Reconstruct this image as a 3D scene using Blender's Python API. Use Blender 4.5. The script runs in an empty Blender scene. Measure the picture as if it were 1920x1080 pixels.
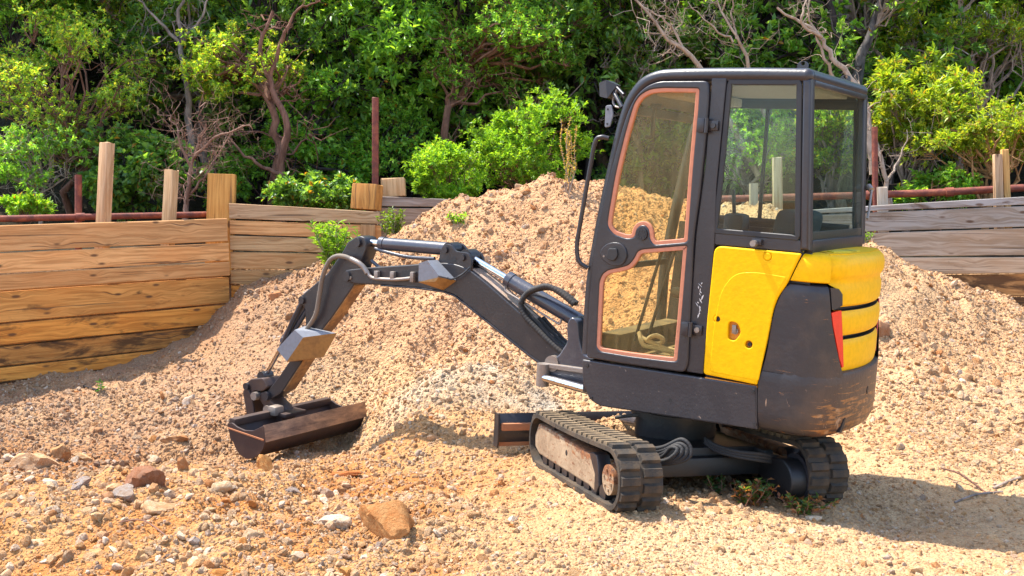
import bpy, bmesh, math, random
import numpy as np
from mathutils import Vector, Matrix

# ------------------------------------------------------------------ camera, sky, sun
scn = bpy.context.scene
COL = scn.collection
FPX, CAM_H = 1973.0, 1.65                      # focal length in pixels of the 1920 px photograph, eye height
PITCH = math.atan((540 - 372) / FPX)
cam_d = bpy.data.cameras.new('camera')
cam_d.sensor_width = 36.0
cam_d.lens = FPX / 1920 * 36.0
cam_d.clip_start, cam_d.clip_end = 0.05, 2000
cam = bpy.data.objects.new('camera', cam_d)
COL.objects.link(cam)
cam.location = (0, 0, CAM_H)
cam.rotation_euler = (math.pi / 2 - PITCH, 0, 0)
scn.camera = cam

SUN_EL, SUN_DIR = math.radians(64), (-0.90, 0.43)
wd = bpy.data.worlds.new('World')
scn.world = wd
wd.use_nodes = True
nt = wd.node_tree
nt.nodes.clear()
sky = nt.nodes.new('ShaderNodeTexSky')
sky.sky_type = 'NISHITA'
sky.sun_disc = False
sky.sun_elevation = SUN_EL
sky.sun_rotation = math.atan2(SUN_DIR[0], SUN_DIR[1])
bg = nt.nodes.new('ShaderNodeBackground')
bg.inputs[1].default_value = 0.15
wo = nt.nodes.new('ShaderNodeOutputWorld')
nt.links.new(sky.outputs[0], bg.inputs[0])
nt.links.new(bg.outputs[0], wo.inputs[0])
sun_d = bpy.data.lights.new('sun', 'SUN')
sun_d.energy = 3.25
sun_d.angle = math.radians(0.5)
sun_d.color = (1.0, 0.94, 0.84)
sun = bpy.data.objects.new('sun', sun_d)
COL.objects.link(sun)
sun.rotation_euler = Vector((SUN_DIR[0] * math.cos(SUN_EL), SUN_DIR[1] * math.cos(SUN_EL), math.sin(SUN_EL))).to_track_quat('Z', 'Y').to_euler()
scn.view_settings.view_transform = 'Standard'
scn.view_settings.look = 'None'
scn.view_settings.gamma = 1
scn.view_settings.use_curve_mapping = False
scn.view_settings.exposure = 1.75
scn.cycles.max_bounces = 8
scn.cycles.transparent_max_bounces = 16
scn.cycles.use_denoising = True

rng = np.random.default_rng(7)
random.seed(7)
C0 = np.array([0, 0, CAM_H])
FWD = np.array([0, math.cos(PITCH), -math.sin(PITCH)])
UPV = np.array([0, math.sin(PITCH), math.cos(PITCH)])


def ray(px, py):
    return np.array([(px - 960) / FPX, 0, 0]) - (py - 540) / FPX * UPV + FWD


def at(px, py, d):
    """the place seen at a pixel of the photograph, d metres away along the view axis"""
    return C0 + ray(px, py) * d


# ------------------------------------------------------------------ tags
def tag(o, label=None, cat=None, group=None, kind=None):
    if label: o['label'] = label
    if cat: o['category'] = cat
    if group: o['group'] = group
    if kind: o['kind'] = kind
    return o


def empty(name, loc=(0, 0, 0), rot=None):
    o = bpy.data.objects.new(name, None)
    o.empty_display_size = 0.2
    o.location = loc
    if rot is not None: o.rotation_euler = rot
    COL.objects.link(o)
    return o


def link(name, me, mat, parent=None):
    o = bpy.data.objects.new(name, me)
    COL.objects.link(o)
    if mat is not None and len(me.materials) == 0: me.materials.append(mat)
    if parent: o.parent = parent
    return o


def smooth(me, ang=35):
    if len(me.polygons) == 0: return me
    me.polygons.foreach_set('use_smooth', [True] * len(me.polygons))
    me.set_sharp_from_angle(angle=math.radians(ang))
    return me


# ------------------------------------------------------------------ materials
class N:
    """small node-tree writer"""
    def __init__(s, name):
        s.m = bpy.data.materials.new(name)
        s.m.use_nodes = True
        s.t = s.m.node_tree
        s.t.nodes.clear()
        s.out = s.t.nodes.new('ShaderNodeOutputMaterial')

    def n(s, typ, **k):
        nd = s.t.nodes.new(typ)
        for a, b in k.items():
            if a.startswith('_'):
                setattr(nd, a[1:], b)
        return nd

    def set(s, sock, v):
        if hasattr(v, 'is_linked') or isinstance(v, bpy.types.NodeSocket):
            s.t.links.new(v, sock)
        elif v is not None:
            if isinstance(v, (tuple, list)) and len(v) == 3 and sock.type == 'RGBA': v = (*v, 1)
            sock.default_value = v

    def coord(s, which='Object'):
        return s.n('ShaderNodeTexCoord').outputs[which]

    def mapping(s, vec, scale=(1, 1, 1), loc=None, rot=None):
        m = s.n('ShaderNodeMapping')
        s.set(m.inputs[0], vec)
        m.inputs[3].default_value = scale
        if loc is not None: s.set(m.inputs[1], loc)
        if rot is not None: m.inputs[2].default_value = rot
        return m.outputs[0]

    def noise(s, vec, scale, detail=4, rough=0.55, dist=0.0):
        m = s.n('ShaderNodeTexNoise')
        s.set(m.inputs['Vector'], vec)
        m.inputs['Scale'].default_value = scale
        m.inputs['Detail'].default_value = detail
        m.inputs['Roughness'].default_value = rough
        m.inputs['Distortion'].default_value = dist
        return m.outputs[0]

    def voro(s, vec, scale, feature='F1', out=0, rand=1.0):
        m = s.n('ShaderNodeTexVoronoi', _feature=feature)
        s.set(m.inputs['Vector'], vec)
        m.inputs['Scale'].default_value = scale
        m.inputs['Randomness'].default_value = rand
        return m.outputs[out]

    def ramp(s, fac, lo, hi, a=0.0, b=1.0):
        m = s.n('ShaderNodeMapRange', _interpolation_type='SMOOTHSTEP')
        s.set(m.inputs[0], fac)
        for i, v in ((1, lo), (2, hi), (3, a), (4, b)): m.inputs[i].default_value = v
        return m.outputs[0]

    def crmp(s, fac, stops):
        m = s.n('ShaderNodeValToRGB')
        s.set(m.inputs[0], fac)
        e = m.color_ramp.elements
        while len(e) < len(stops): e.new(0.5)
        for i, (p, c) in enumerate(stops):
            e[i].position = p
            e[i].color = (*c, 1)
        return m.outputs[0]

    def mix(s, fac, a, b, mode='MIX'):
        m = s.n('ShaderNodeMix', _data_type='RGBA', _blend_type=mode)
        s.set(m.inputs[0], fac)
        s.set(m.inputs[6], a)
        s.set(m.inputs[7], b)
        return m.outputs[2]

    def math(s, op, a, b=None):
        m = s.n('ShaderNodeMath', _operation=op)
        s.set(m.inputs[0], a)
        if b is not None: s.set(m.inputs[1], b)
        return m.outputs[0]

    def attr(s, name, typ='GEOMETRY', out=0):
        m = s.n('ShaderNodeAttribute', _attribute_type=typ, _attribute_name=name)
        return m.outputs[out]

    def bump(s, h, dist=0.01, strength=1.0):
        m = s.n('ShaderNodeBump')
        m.inputs['Strength'].default_value = strength
        m.inputs['Distance'].default_value = dist
        s.set(m.inputs['Height'], h)
        return m.outputs[0]

    def bsdf(s, col, rough=0.6, metal=0.0, normal=None, spec=0.5, coat=0.0):
        p = s.n('ShaderNodeBsdfPrincipled')
        s.set(p.inputs['Base Color'], col)
        s.set(p.inputs['Roughness'], rough)
        s.set(p.inputs['Metallic'], metal)
        s.set(p.inputs['Specular IOR Level'], spec)
        p.inputs['Coat Weight'].default_value = coat
        p.inputs['Coat IOR'].default_value = 1.4
        p.inputs['Coat Roughness'].default_value = 0.12
        if normal is not None: s.set(p.inputs['Normal'], normal)
        return p.outputs[0]

    def done(s, sh):
        s.t.links.new(sh, s.out.inputs[0])
        return s.m


def paint(name, col, rough=0.45, dust=0.25, dustcol=(0.30, 0.21, 0.13), scr=0.0, scrcol=(0.33, 0.14, 0.05), scrh=False, metal=0.0, coat=0.0, spec=0.5, lo=0.45, hi=0.75, bump=0.002):
    k = N(name)
    c = k.coord()
    n1 = k.noise(c, 5, 6, 0.65)
    n2 = k.noise(c, 38, 4, 0.6)
    d = k.math('MULTIPLY', k.ramp(k.math('ADD', k.math('MULTIPLY', n1, 0.7), k.math('MULTIPLY', n2, 0.3)), lo, hi), dust)
    base = k.mix(d, col, dustcol)
    base = k.mix(k.math('MULTIPLY', k.ramp(n2, 0.35, 0.7), 0.35), base, tuple(x * 0.7 for x in col))
    if scr > 0:
        v = k.mapping(c, (9, 9, 60) if scrh else (30, 30, 30))
        sc = k.ramp(k.noise(v, 1.3, 7, 0.75, 0.4), 0.70 - scr * 0.1, 0.74 - scr * 0.1)
        base = k.mix(sc, base, scrcol)
    r = k.math('ADD', rough, k.math('MULTIPLY', d, 0.45))
    return k.done(k.bsdf(base, r, metal, k.bump(k.noise(c, 60, 3), bump, 0.5), spec=spec, coat=coat))


M_CHAR = paint('charcoal_paint', (0.021, 0.020, 0.025), 0.36, 0.16, (0.19, 0.14, 0.11), scr=0.2, scrcol=(0.16, 0.12, 0.10), lo=0.42, hi=0.80)
M_SKIRT = paint('charcoal_skirt_paint', (0.027, 0.025, 0.030), 0.42, 0.20, (0.16, 0.11, 0.08), scr=0.55, scrcol=(0.28, 0.20, 0.15), lo=0.42, hi=0.85)
M_BOOM = paint('dark_boom_paint', (0.019, 0.017, 0.020), 0.40, 0.24, (0.17, 0.11, 0.07), scr=0.35, scrcol=(0.32, 0.22, 0.15))
M_YEL = paint('yellow_paint', (0.84, 0.46, 0.0), 0.5, 0.04, (0.45, 0.27, 0.05), spec=0.16, coat=0.04)
M_YDARK = paint('yellow_recess_shade', (0.60, 0.22, 0.003), 0.45, 0.1, (0.4, 0.2, 0.05))  # darker copy of the yellow, shade of the recesses put into the colour
M_BLACK = paint('black_plastic', (0.014, 0.014, 0.016), 0.5, 0.15, (0.1, 0.08, 0.06))
M_DEEPBLACK = paint('deep_black_steel', (0.007, 0.0065, 0.007), 0.5, 0.10, (0.07, 0.045, 0.03))  # near black steel for the parts under the upper body
M_RUBBER = paint('black_rubber', (0.022, 0.020, 0.019), 0.75, 0.35, (0.16, 0.11, 0.07))
M_CHROME = paint('chrome_rod', (0.62, 0.62, 0.64), 0.16, 0.05, (0.3, 0.25, 0.2), metal=1.0)
M_CYL = paint('cylinder_paint', (0.040, 0.042, 0.056), 0.3, 0.25, (0.25, 0.2, 0.17), coat=0.3)
M_STEELHOSE = paint('worn_steel_pipe', (0.27, 0.23, 0.20), 0.45, 0.4, (0.3, 0.17, 0.08), metal=0.5)
M_LAMP = paint('grey_lamp_plate', (0.17, 0.18, 0.205), 0.6, 0.35, (0.22, 0.17, 0.12), scr=0.3, scrcol=(0.25, 0.12, 0.05))
M_SALMON = paint('salmon_gasket', (0.50, 0.19, 0.105), 0.7, 0.3, (0.36, 0.2, 0.13))
M_RUSTIN = paint('rusty_red_plate', (0.35, 0.13, 0.05), 0.8, 0.6, (0.45, 0.25, 0.10))
M_RED = paint('red_lens', (0.72, 0.022, 0.010), 0.22, 0.05, coat=0.5)
M_MUD = paint('dusty_rubber_mud', (0.17, 0.12, 0.065), 0.9, 0.6, (0.28, 0.20, 0.11))
M_SEAT = paint('dark_seat_fabric', (0.020, 0.026, 0.026), 0.8, 0.1)
M_ROPE = paint('tan_rope', (0.38, 0.31, 0.23), 0.9, 0.3)
M_FLOOR = paint('cab_floor_mat', (0.035, 0.032, 0.03), 0.8, 0.8, (0.28, 0.2, 0.11), lo=0.35, hi=0.65)
M_LINER = paint('pale_headliner', (0.30, 0.31, 0.31), 0.8, 0.2)


def mat_counter():
    k = N('scuffed_counterweight_paint')
    c = k.coord()
    sp = k.n('ShaderNodeSeparateXYZ')
    k.set(sp.inputs[0], c)
    low = k.ramp(sp.outputs[2], 0.95, 0.50)
    back = k.ramp(sp.outputs[0], -0.85, -1.02)
    n1 = k.noise(c, 6, 6, 0.65)
    base = k.mix(k.math('MULTIPLY', k.ramp(n1, 0.45, 0.75), 0.35), (0.023, 0.021, 0.025), (0.10, 0.065, 0.045))
    st = k.noise(k.mapping(c, (5, 5, 42), rot=(0.2, 0.15, 0)), 1.2, 8, 0.75, 0.5)
    wear = k.math('MULTIPLY', k.math('MAXIMUM', low, 0.12), k.math('MAXIMUM', back, 0.22))
    m1 = k.ramp(k.math('ADD', st, k.math('MULTIPLY', wear, 0.18)), 0.645, 0.70)
    base = k.mix(m1, base, k.crmp(k.noise(c, 25, 3), [(0.3, (0.10, 0.045, 0.02)), (0.55, (0.36, 0.15, 0.04)), (0.75, (0.50, 0.30, 0.16))]))
    n3 = k.noise(k.mapping(c, (16, 16, 11)), 1.0, 6, 0.7, 1.0)
    base = k.mix(k.ramp(k.math('ADD', n3, k.math('MULTIPLY', wear, 0.10)), 0.69, 0.73), base, (0.42, 0.27, 0.17))
    base = k.mix(k.math('MULTIPLY', k.math('MULTIPLY', low, back), 0.35), base, (0.16, 0.075, 0.03))
    return k.done(k.bsdf(base, 0.45, 0, k.bump(k.noise(c, 40, 4), 0.003, 0.6)))


M_CW = mat_counter()


def mat_rustframe():
    k = N('dusty_rusting_track_frame')
    c = k.coord()
    n = k.noise(c, 7, 7, 0.7, 0.6)
    n2 = k.noise(k.mapping(c, (10, 10, 30)), 1.5, 6, 0.7)
    sp = k.n('ShaderNodeSeparateXYZ')
    k.set(sp.inputs[0], c)
    top = k.ramp(sp.outputs[2], 0.15, 0.24)
    base = k.crmp(n, [(0.25, (0.16, 0.095, 0.05)), (0.5, (0.29, 0.20, 0.12)), (0.75, (0.40, 0.30, 0.19))])
    rust = k.ramp(k.math('ADD', n2, k.math('MULTIPLY', top, 0.22)), 0.57, 0.66)
    base = k.mix(rust, base, k.crmp(k.noise(c, 30, 4), [(0.3, (0.09, 0.035, 0.02)), (0.7, (0.33, 0.13, 0.04))]))
    return k.done(k.bsdf(base, 0.8, 0, k.bump(k.noise(c, 60, 4), 0.004, 0.7)))


M_TFRAME = mat_rustframe()


def mat_bucket():
    k = N('worn_bronze_bucket_steel')
    c = k.coord()
    n = k.noise(k.mapping(c, (7, 2.5, 9)), 1.5, 7, 0.7, 0.4)
    base = k.crmp(n, [(0.30, (0.07, 0.05, 0.042)), (0.46, (0.20, 0.135, 0.10)), (0.62, (0.36, 0.235, 0.15)), (0.8, (0.48, 0.32, 0.19))])
    return k.done(k.bsdf(base, 0.42, 0.45, k.bump(k.noise(c, 70, 3), 0.002, 0.6)))


M_BUCKET = mat_bucket()
M_BUCKDARK = paint('dark_bucket_steel', (0.055, 0.034, 0.030), 0.5, 0.55, (0.20, 0.11, 0.055), metal=0.3, scr=0.3, scrcol=(0.30, 0.17, 0.08))


def mat_glass(name, tint, haze, hazecol, streak, refl=0.9):
    k = N(name)
    c = k.coord()
    tr = k.n('ShaderNodeBsdfTransparent')
    k.set(tr.inputs[0], tint)
    gl = k.n('ShaderNodeBsdfGlossy')
    gl.inputs['Roughness'].default_value = 0.02
    ge = k.n('ShaderNodeNewGeometry')
    dt = k.n('ShaderNodeVectorMath', _operation='DOT_PRODUCT')
    k.set(dt.inputs[0], ge.outputs['Incoming'])
    k.set(dt.inputs[1], ge.outputs['Normal'])
    graz = k.math('SUBTRACT', 1.0, k.math('ABSOLUTE', dt.outputs['Value']))
    fres = k.math('ADD', 0.02, k.math('MULTIPLY', k.math('POWER', graz, 5.0), 0.45))
    m1 = k.n('ShaderNodeMixShader')
    k.set(m1.inputs[0], k.math('MULTIPLY', fres, refl))
    k.t.links.new(tr.outputs[0], m1.inputs[1])
    k.t.links.new(gl.outputs[0], m1.inputs[2])
    df = k.n('ShaderNodeBsdfDiffuse')
    tl = k.n('ShaderNodeBsdfTranslucent')
    k.set(df.inputs[0], hazecol)
    k.set(tl.inputs[0], hazecol)
    m2 = k.n('ShaderNodeMixShader')
    m2.inputs[0].default_value = 0.5
    k.t.links.new(df.outputs[0], m2.inputs[1])
    k.t.links.new(tl.outputs[0], m2.inputs[2])
    s1 = k.noise(k.mapping(c, (streak, streak, 5)), 1.0, 5, 0.65)
    s2 = k.noise(c, 4, 3)
    h = k.math('MULTIPLY', k.ramp(k.math('ADD', k.math('MULTIPLY', s1, 0.65), k.math('MULTIPLY', s2, 0.35)), 0.35, 0.7, 0.45, 1.2), haze)
    m3 = k.n('ShaderNodeMixShader')
    k.set(m3.inputs[0], h)
    k.t.links.new(m1.outputs[0], m3.inputs[1])
    k.t.links.new(m2.outputs[0], m3.inputs[2])
    return k.done(m3.outputs[0])


M_GLASS = mat_glass('green_tinted_glass', (0.93, 0.985, 0.955), 0.012, (0.45, 0.55, 0.48), 25)
M_DOORGL = mat_glass('dirty_brown_door_pane', (1.0, 0.93, 0.72), 0.09, (0.80, 0.68, 0.42), 45, 0.6)
M_REARGL = mat_glass('green_rear_glass', (0.93, 0.985, 0.955), 0.012, (0.4, 0.5, 0.45), 20)


def mat_wood():
    k = N('sawn_timber')
    info = k.n('ShaderNodeObjectInfo')
    off = k.n('ShaderNodeCombineXYZ')
    for i in range(3): k.set(off.inputs[i], k.math('MULTIPLY', info.outputs['Random'], (37.0, 91.0, 53.0)[i]))
    va = k.n('ShaderNodeVectorMath', _operation='ADD')
    k.set(va.inputs[0], k.coord())
    k.set(va.inputs[1], off.outputs[0])
    c = va.outputs[0]
    # knots bend the grain
    kv = k.mapping(c, (3.2, 3.2, 9.0))
    kd = k.voro(kv, 1.0)
    kn = k.ramp(kd, 0.17, 0.07)
    ring = k.ramp(kd, 0.55, 0.0)
    warp = k.n('ShaderNodeVectorMath', _operation='MULTIPLY_ADD')
    cx = k.n('ShaderNodeCombineXYZ')
    k.set(cx.inputs[2], k.math('MULTIPLY', ring, 0.035))
    k.set(warp.inputs[0], cx.outputs[0])
    warp.inputs[1].default_value = (1, 1, 1)
    k.set(warp.inputs[2], c)
    g = k.noise(k.mapping(warp.outputs[0], (1.1, 14, 26)), 1.6, 6, 0.62, 0.5)
    g2 = k.noise(k.mapping(c, (3, 60, 130)), 1.0, 3, 0.6)
    big = k.noise(k.mapping(c, (1.3, 3, 3)), 1.4, 4)
    col = info.outputs['Color']
    base = k.mix(k.ramp(g, 0.38, 0.62), k.mix(1.0, col, (0.76, 0.66, 0.55), 'MULTIPLY'), k.mix(1.0, col, (1.16, 1.12, 1.06), 'MULTIPLY'))
    base = k.mix(k.math('MULTIPLY', k.ramp(big, 0.40, 0.68), 0.40), base, k.mix(1.0, col, (0.95, 0.68, 0.45), 'MULTIPLY'))
    base = k.mix(k.math('MULTIPLY', kn, 0.85), base, (0.085, 0.04, 0.02))
    # damp and dirt, more where the object's stain value says so
    st = k.attr('stain', 'OBJECT', 2)
    w = k.noise(k.mapping(c, (1.6, 4, 6)), 1.3, 6, 0.65, 0.6)
    base = k.mix(k.ramp(k.math('ADD', w, k.math('MULTIPLY', st, 0.36)), 0.63, 0.80, 0, 0.9), base, (0.075, 0.032, 0.012))
    cr = k.ramp(k.noise(k.mapping(warp.outputs[0], (0.7, 20, 42)), 1.2, 2, 0.4), 0.66, 0.70)
    base = k.mix(k.math('MULTIPLY', cr, 0.65), base, (0.07, 0.04, 0.025))
    h = k.math('SUBTRACT', k.math('ADD', k.math('MULTIPLY', g, 0.6), k.math('MULTIPLY', g2, 0.4)), k.math('MULTIPLY', cr, 0.8))
    return k.done(k.bsdf(base, 0.78, 0, k.bump(h, 0.006, 0.7), spec=0.3))


M_WOOD = mat_wood()


def mat_rust():
    k = N('rusty_red_iron')
    c = k.coord()
    n = k.noise(c, 9, 7, 0.7, 0.4)
    base = k.crmp(n, [(0.28, (0.055, 0.018, 0.014)), (0.5, (0.17, 0.038, 0.022)), (0.68, (0.30, 0.085, 0.035)), (0.8, (0.42, 0.19, 0.09))])
    return k.done(k.bsdf(base, 0.75, 0, k.bump(k.noise(c, 50, 4), 0.004, 0.8)))


M_RUST = mat_rust()


def mat_soil():
    k = N('stony_soil')
    c = k.coord()
    tone = k.attr('soil_col')
    n0 = k.noise(c, 1.6, 5, 0.6, 0.3)
    n1 = k.noise(c, 9, 6, 0.7)
    n2 = k.noise(c, 45, 4, 0.7)
    base = k.mix(k.ramp(n0, 0.35, 0.68, 0, 0.55), tone, k.mix(1.0, tone, (0.92, 0.70, 0.52), 'MULTIPLY'))
    base = k.mix(k.ramp(n1, 0.40, 0.72, 0, 0.55), base, k.mix(1.0, tone, (1.22, 1.20, 1.15), 'MULTIPLY'))
    vc = k.voro(c, 75, 'F1', 1)
    sv = k.n('ShaderNodeSeparateColor')
    k.set(sv.inputs[0], vc)
    base = k.mix(k.math('MULTIPLY', k.ramp(sv.outputs[0], 0.2, 0.9), 0.5), base, k.mix(sv.outputs[1], k.mix(1.0, tone, (0.7, 0.55, 0.45), 'MULTIPLY'), k.mix(1.0, tone, (1.35, 1.4, 1.45), 'MULTIPLY')))
    vd = k.voro(c, 75)
    vd2 = k.voro(c, 32)
    h = k.math('ADD', k.math('MULTIPLY', vd, -0.55), k.math('ADD', k.math('MULTIPLY', vd2, -0.9), k.math('ADD', k.math('MULTIPLY', n2, 0.7), n1)))
    return k.done(k.bsdf(base, 0.95, 0, k.bump(h, 0.022, 0.9), spec=0.15))


M_SOIL = mat_soil()


def mat_stone(name, attr_type, attr):
    k = N(name)
    c = k.coord()
    col = k.attr(attr, attr_type)
    n = k.noise(c, 3.0 if attr_type == 'OBJECT' else 1.2, 6, 0.7, 0.6)
    n2 = k.noise(c, 14 if attr_type == 'OBJECT' else 4, 5, 0.7)
    base = k.mix(k.ramp(n, 0.35, 0.62, 0, 0.8), col, k.mix(1.0, col, (0.86, 0.62, 0.42), 'MULTIPLY'))
    base = k.mix(k.ramp(n2, 0.45, 0.72, 0, 0.6), base, k.mix(1.0, col, (1.25, 1.3, 1.3), 'MULTIPLY'))
    return k.done(k.bsdf(base, 0.88, 0, k.bump(n2, 0.02 if attr_type == 'OBJECT' else 0.12, 0.6), spec=0.2))


M_GRAVEL = mat_stone('gravel_stone', 'INSTANCER', 'stone_col')
M_ROCK = mat_stone('single_rock', 'OBJECT', 'stone_col')


def mat_leaf(name, trans=0.48, rough=0.38):
    k = N(name)
    col = k.attr('leaf_col')
    tl = k.n('ShaderNodeBsdfTranslucent')
    k.set(tl.inputs[0], k.mix(1.0, col, (1.9, 1.75, 0.6), 'MULTIPLY'))
    mx = k.n('ShaderNodeMixShader')
    mx.inputs[0].default_value = trans
    k.t.links.new(k.bsdf(col, rough, spec=0.4), mx.inputs[1])
    k.t.links.new(tl.outputs[0], mx.inputs[2])
    return k.done(mx.outputs[0])


M_LEAF = mat_leaf('leaves')


def mat_bark(name, a, b):
    k = N(name)
    c = k.coord()
    n = k.noise(k.mapping(c, (9, 9, 3)), 1.4, 6, 0.7, 0.5)
    return k.done(k.bsdf(k.crmp(n, [(0.35, a), (0.65, b)]), 0.85, 0, k.bump(n, 0.02, 0.8), spec=0.2))


M_BARKRED = mat_bark('reddish_bark', (0.10, 0.045, 0.030), (0.27, 0.14, 0.095))
M_BARKGREY = mat_bark('grey_bark', (0.11, 0.085, 0.07), (0.34, 0.27, 0.23))
M_BARKDARK = mat_bark('dark_bark', (0.018, 0.014, 0.013), (0.055, 0.045, 0.042))
M_BARKPALE = mat_bark('pale_dead_bark', (0.20, 0.14, 0.10), (0.46, 0.36, 0.28))


# ------------------------------------------------------------------ noise and meshes
def vnoise(x, y, seed=0):
    xi, yi = np.floor(x).astype(np.int64), np.floor(y).astype(np.int64)
    xf, yf = x - xi, y - yi

    def h(a, b):
        n = (a * 374761393 + b * 668265263 + seed * 1274126177) & 0xffffffff
        n = ((n ^ (n >> 13)) * 1274126177) & 0xffffffff
        return ((n ^ (n >> 16)) & 0xffff) / 65535.0
    u, v = xf * xf * (3 - 2 * xf), yf * yf * (3 - 2 * yf)
    return (h(xi, yi) * (1 - u) + h(xi + 1, yi) * u) * (1 - v) + (h(xi, yi + 1) * (1 - u) + h(xi + 1, yi + 1) * u) * v


def fbm(x, y, scale, octv=4, seed=0, gain=0.5):
    r, a, t = 0, 1.0, 0
    for i in range(octv):
        r = r + a * (vnoise(x * scale, y * scale, seed + i) - 0.5)
        t += a
        a *= gain
        scale *= 2.03
    return r / t * 2


def sstep(x, a, b):
    t = np.clip((x - a) / (b - a), 0, 1)
    return t * t * (3 - 2 * t)


def pmesh(name, V, Fc, tri=True):
    """mesh from numpy arrays, all faces of one size"""
    V = np.asarray(V, dtype=np.float32)
    Fc = np.asarray(Fc, dtype=np.int32)
    k = Fc.shape[1]
    me = bpy.data.meshes.new(name)
    me.vertices.add(len(V))
    me.vertices.foreach_set('co', V.ravel())
    me.loops.add(Fc.size)
    me.loops.foreach_set('vertex_index', Fc.ravel())
    me.polygons.add(len(Fc))
    me.polygons.foreach_set('loop_start', np.arange(0, Fc.size, k, dtype=np.int32))
    me.update(calc_edges=True)
    me.validate()
    return me


# ------------------------------------------------------------------ ground
# where the timber walls stand (plan)
WL0, WL1 = at(0, 600, 9.2), at(425, 500, 10.74)
WALL_PLAN = [(-30, 9.2), (WL0[0] - 3.0, WL0[1] - 2.95), (WL0[0], WL0[1]), (WL1[0], WL1[1]), (-1.25, 10.9), (-0.9, 11.3), (3.2, 10.75), (5.2, 9.95), (9, 9.6), (40, 9.6)]


def wall_y(x):
    return np.interp(x, [p[0] for p in WALL_PLAN], [p[1] for p in WALL_PLAN])


CTRL = []


def cp(px, py, d): CTRL.append(tuple(at(px, py, d)))


def cz(px, py, z):
    r = ray(px, py)
    p = C0 + r * ((z - CAM_H) / r[2])
    CTRL.append(tuple(p))


for px, z in ((-300, -.05), (0, -.03), (480, 0.0), (960, 0.02), (1440, 0.02), (1920, 0.0), (2300, 0)): cz(px, 1075, z)
for p in ((1.733, 5.55, 0.025), (0.488, 5.2, 0.065), (1.388, 6.72, -.05), (0.143, 6.35, 0.02), (0.95, 6.0, 0.0), (1.9, 6.5, 0.0), (0.3, 5.0, 0.03), (2.2, 5.2, -.02), (0.9, 7.1, -.02)):
    CTRL.append(p)
for p in ((-2.0, 7.5, -.27), (-1.75, 7.15, -.19), (-1.3, 8.25, -.22), (-1.0, 7.8, -.16), (-1.45, 7.75, -.24), (-1.9, 8.0, -.22)): CTRL.append(p)
for a in ((200, 800, -.14), (270, 893, -.29), (360, 868, -.30), (180, 865, -.22), (450, 905, 0.05), (520, 888, 0.0), (590, 872, -.11), (600, 905, -.13), (760, 860, -.10), (900, 880, -.03),
          (360, 950, 0.09), (100, 935, 0.08), (40, 1010, 0.06), (210, 985, 0.06), (700, 980, 0.03), (1000, 960, 0.04), (470, 1000, 0.05), (500, 930, 0.0), (60, 800, -.10), (-250, 850, -.02), (1910, 905, .03), (1750, 900, .02), (1870, 1000, -.04), (1650, 980, -.03)):
    cz(*a)
for a in ((0, 719, 9.15), (130, 700, 9.6), (225, 690, 9.9), (285, 659, 10.15), (385, 612, 10.5), (-200, 735, 8.5),
          (418, 580, 10.6), (480, 550, 10.6), (560, 522, 10.65), (600, 505, 10.7), (690, 470, 10.8), (760, 447, 10.95), (800, 416, 10.9), (840, 392, 10.7), (900, 372, 10.4), (1000, 351, 10.2), (1090, 356, 10.1),
          (1200, 372, 10.1), (1330, 388, 10.0), (1400, 383, 9.8), (1470, 395, 9.8), (1560, 425, 9.6), (1610, 452, 9.5), (1700, 498, 9.75), (1800, 530, 9.75), (1920, 590, 9.6), (2100, 680, 9.3),
          (400, 690, 9.4), (480, 620, 9.7), (560, 600, 9.5), (620, 680, 8.9), (640, 725, 8.55), (700, 725, 8.45), (680, 690, 8.75), (760, 700, 8.5), (800, 640, 8.8), (860, 690, 8.4), (900, 740, 7.9), (820, 705, 8.1), (940, 710, 8.1),
          (720, 760, 8.15), (760, 800, 7.6), (900, 800, 7.35), (1000, 740, 8.0), (1040, 700, 8.4), (650, 560, 9.6), (760, 560, 9.3), (880, 500, 9.6), (880, 600, 8.9), (1000, 450, 9.8), (1000, 560, 9.1), (1050, 640, 8.6), (1150, 600, 8.8), (1300, 600, 8.8), (1300, 500, 9.4), (1400, 700, 8.1), (1250, 760, 7.7),
          (1650, 520, 9.1), (1680, 600, 8.6), (1700, 700, 7.7), (1720, 800, 6.9), (1800, 620, 8.8), (1850, 720, 7.9), (1880, 820, 6.9), (1760, 870, 6.3), (1560, 800, 7.2), (300, 740, 8.9), (150, 760, 8.6), (420, 790, 8.2), (520, 740, 8.7)):
    cp(*a)
for px, py, d in ((800, 432, 11.5), (840, 412, 11.4), (900, 396, 11.1), (1000, 378, 10.9), (1090, 382, 10.8), (1200, 400, 10.8), (1330, 414, 10.7), (1400, 412, 10.5), (1470, 424, 10.5), (1560, 455, 10.4), (1610, 482, 10.3), (1700, 525, 10.4)): cp(px, py, d)
for p in ((-9, 3, 0), (-9, 7, 0), (9, 3, 0), (8, 7, .5), (7, 9.3, .35), (0, 1.5, 0), (-5, 1.5, 0), (5, 1.5, 0), (-8, 8.2, -.05), (4, 4, 0), (-4, 4, 0), (3.4, 6.0, .12), (4.5, 6.5, .4)): CTRL.append(p)
CTRL = np.array(CTRL)


def tps_fit(P, lam=0.004):
    n = len(P)
    d2 = ((P[:, None, :2] - P[None, :, :2]) ** 2).sum(-1)
    K = 0.5 * d2 * np.log(d2 + 1e-9) + lam * np.eye(n)
    Q = np.hstack([np.ones((n, 1)), P[:, :2]])
    A = np.zeros((n + 3, n + 3))
    A[:n, :n], A[:n, n:], A[n:, :n] = K, Q, Q.T
    return np.linalg.solve(A, np.concatenate([P[:, 2], np.zeros(3)]))


TW = tps_fit(CTRL)


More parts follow.
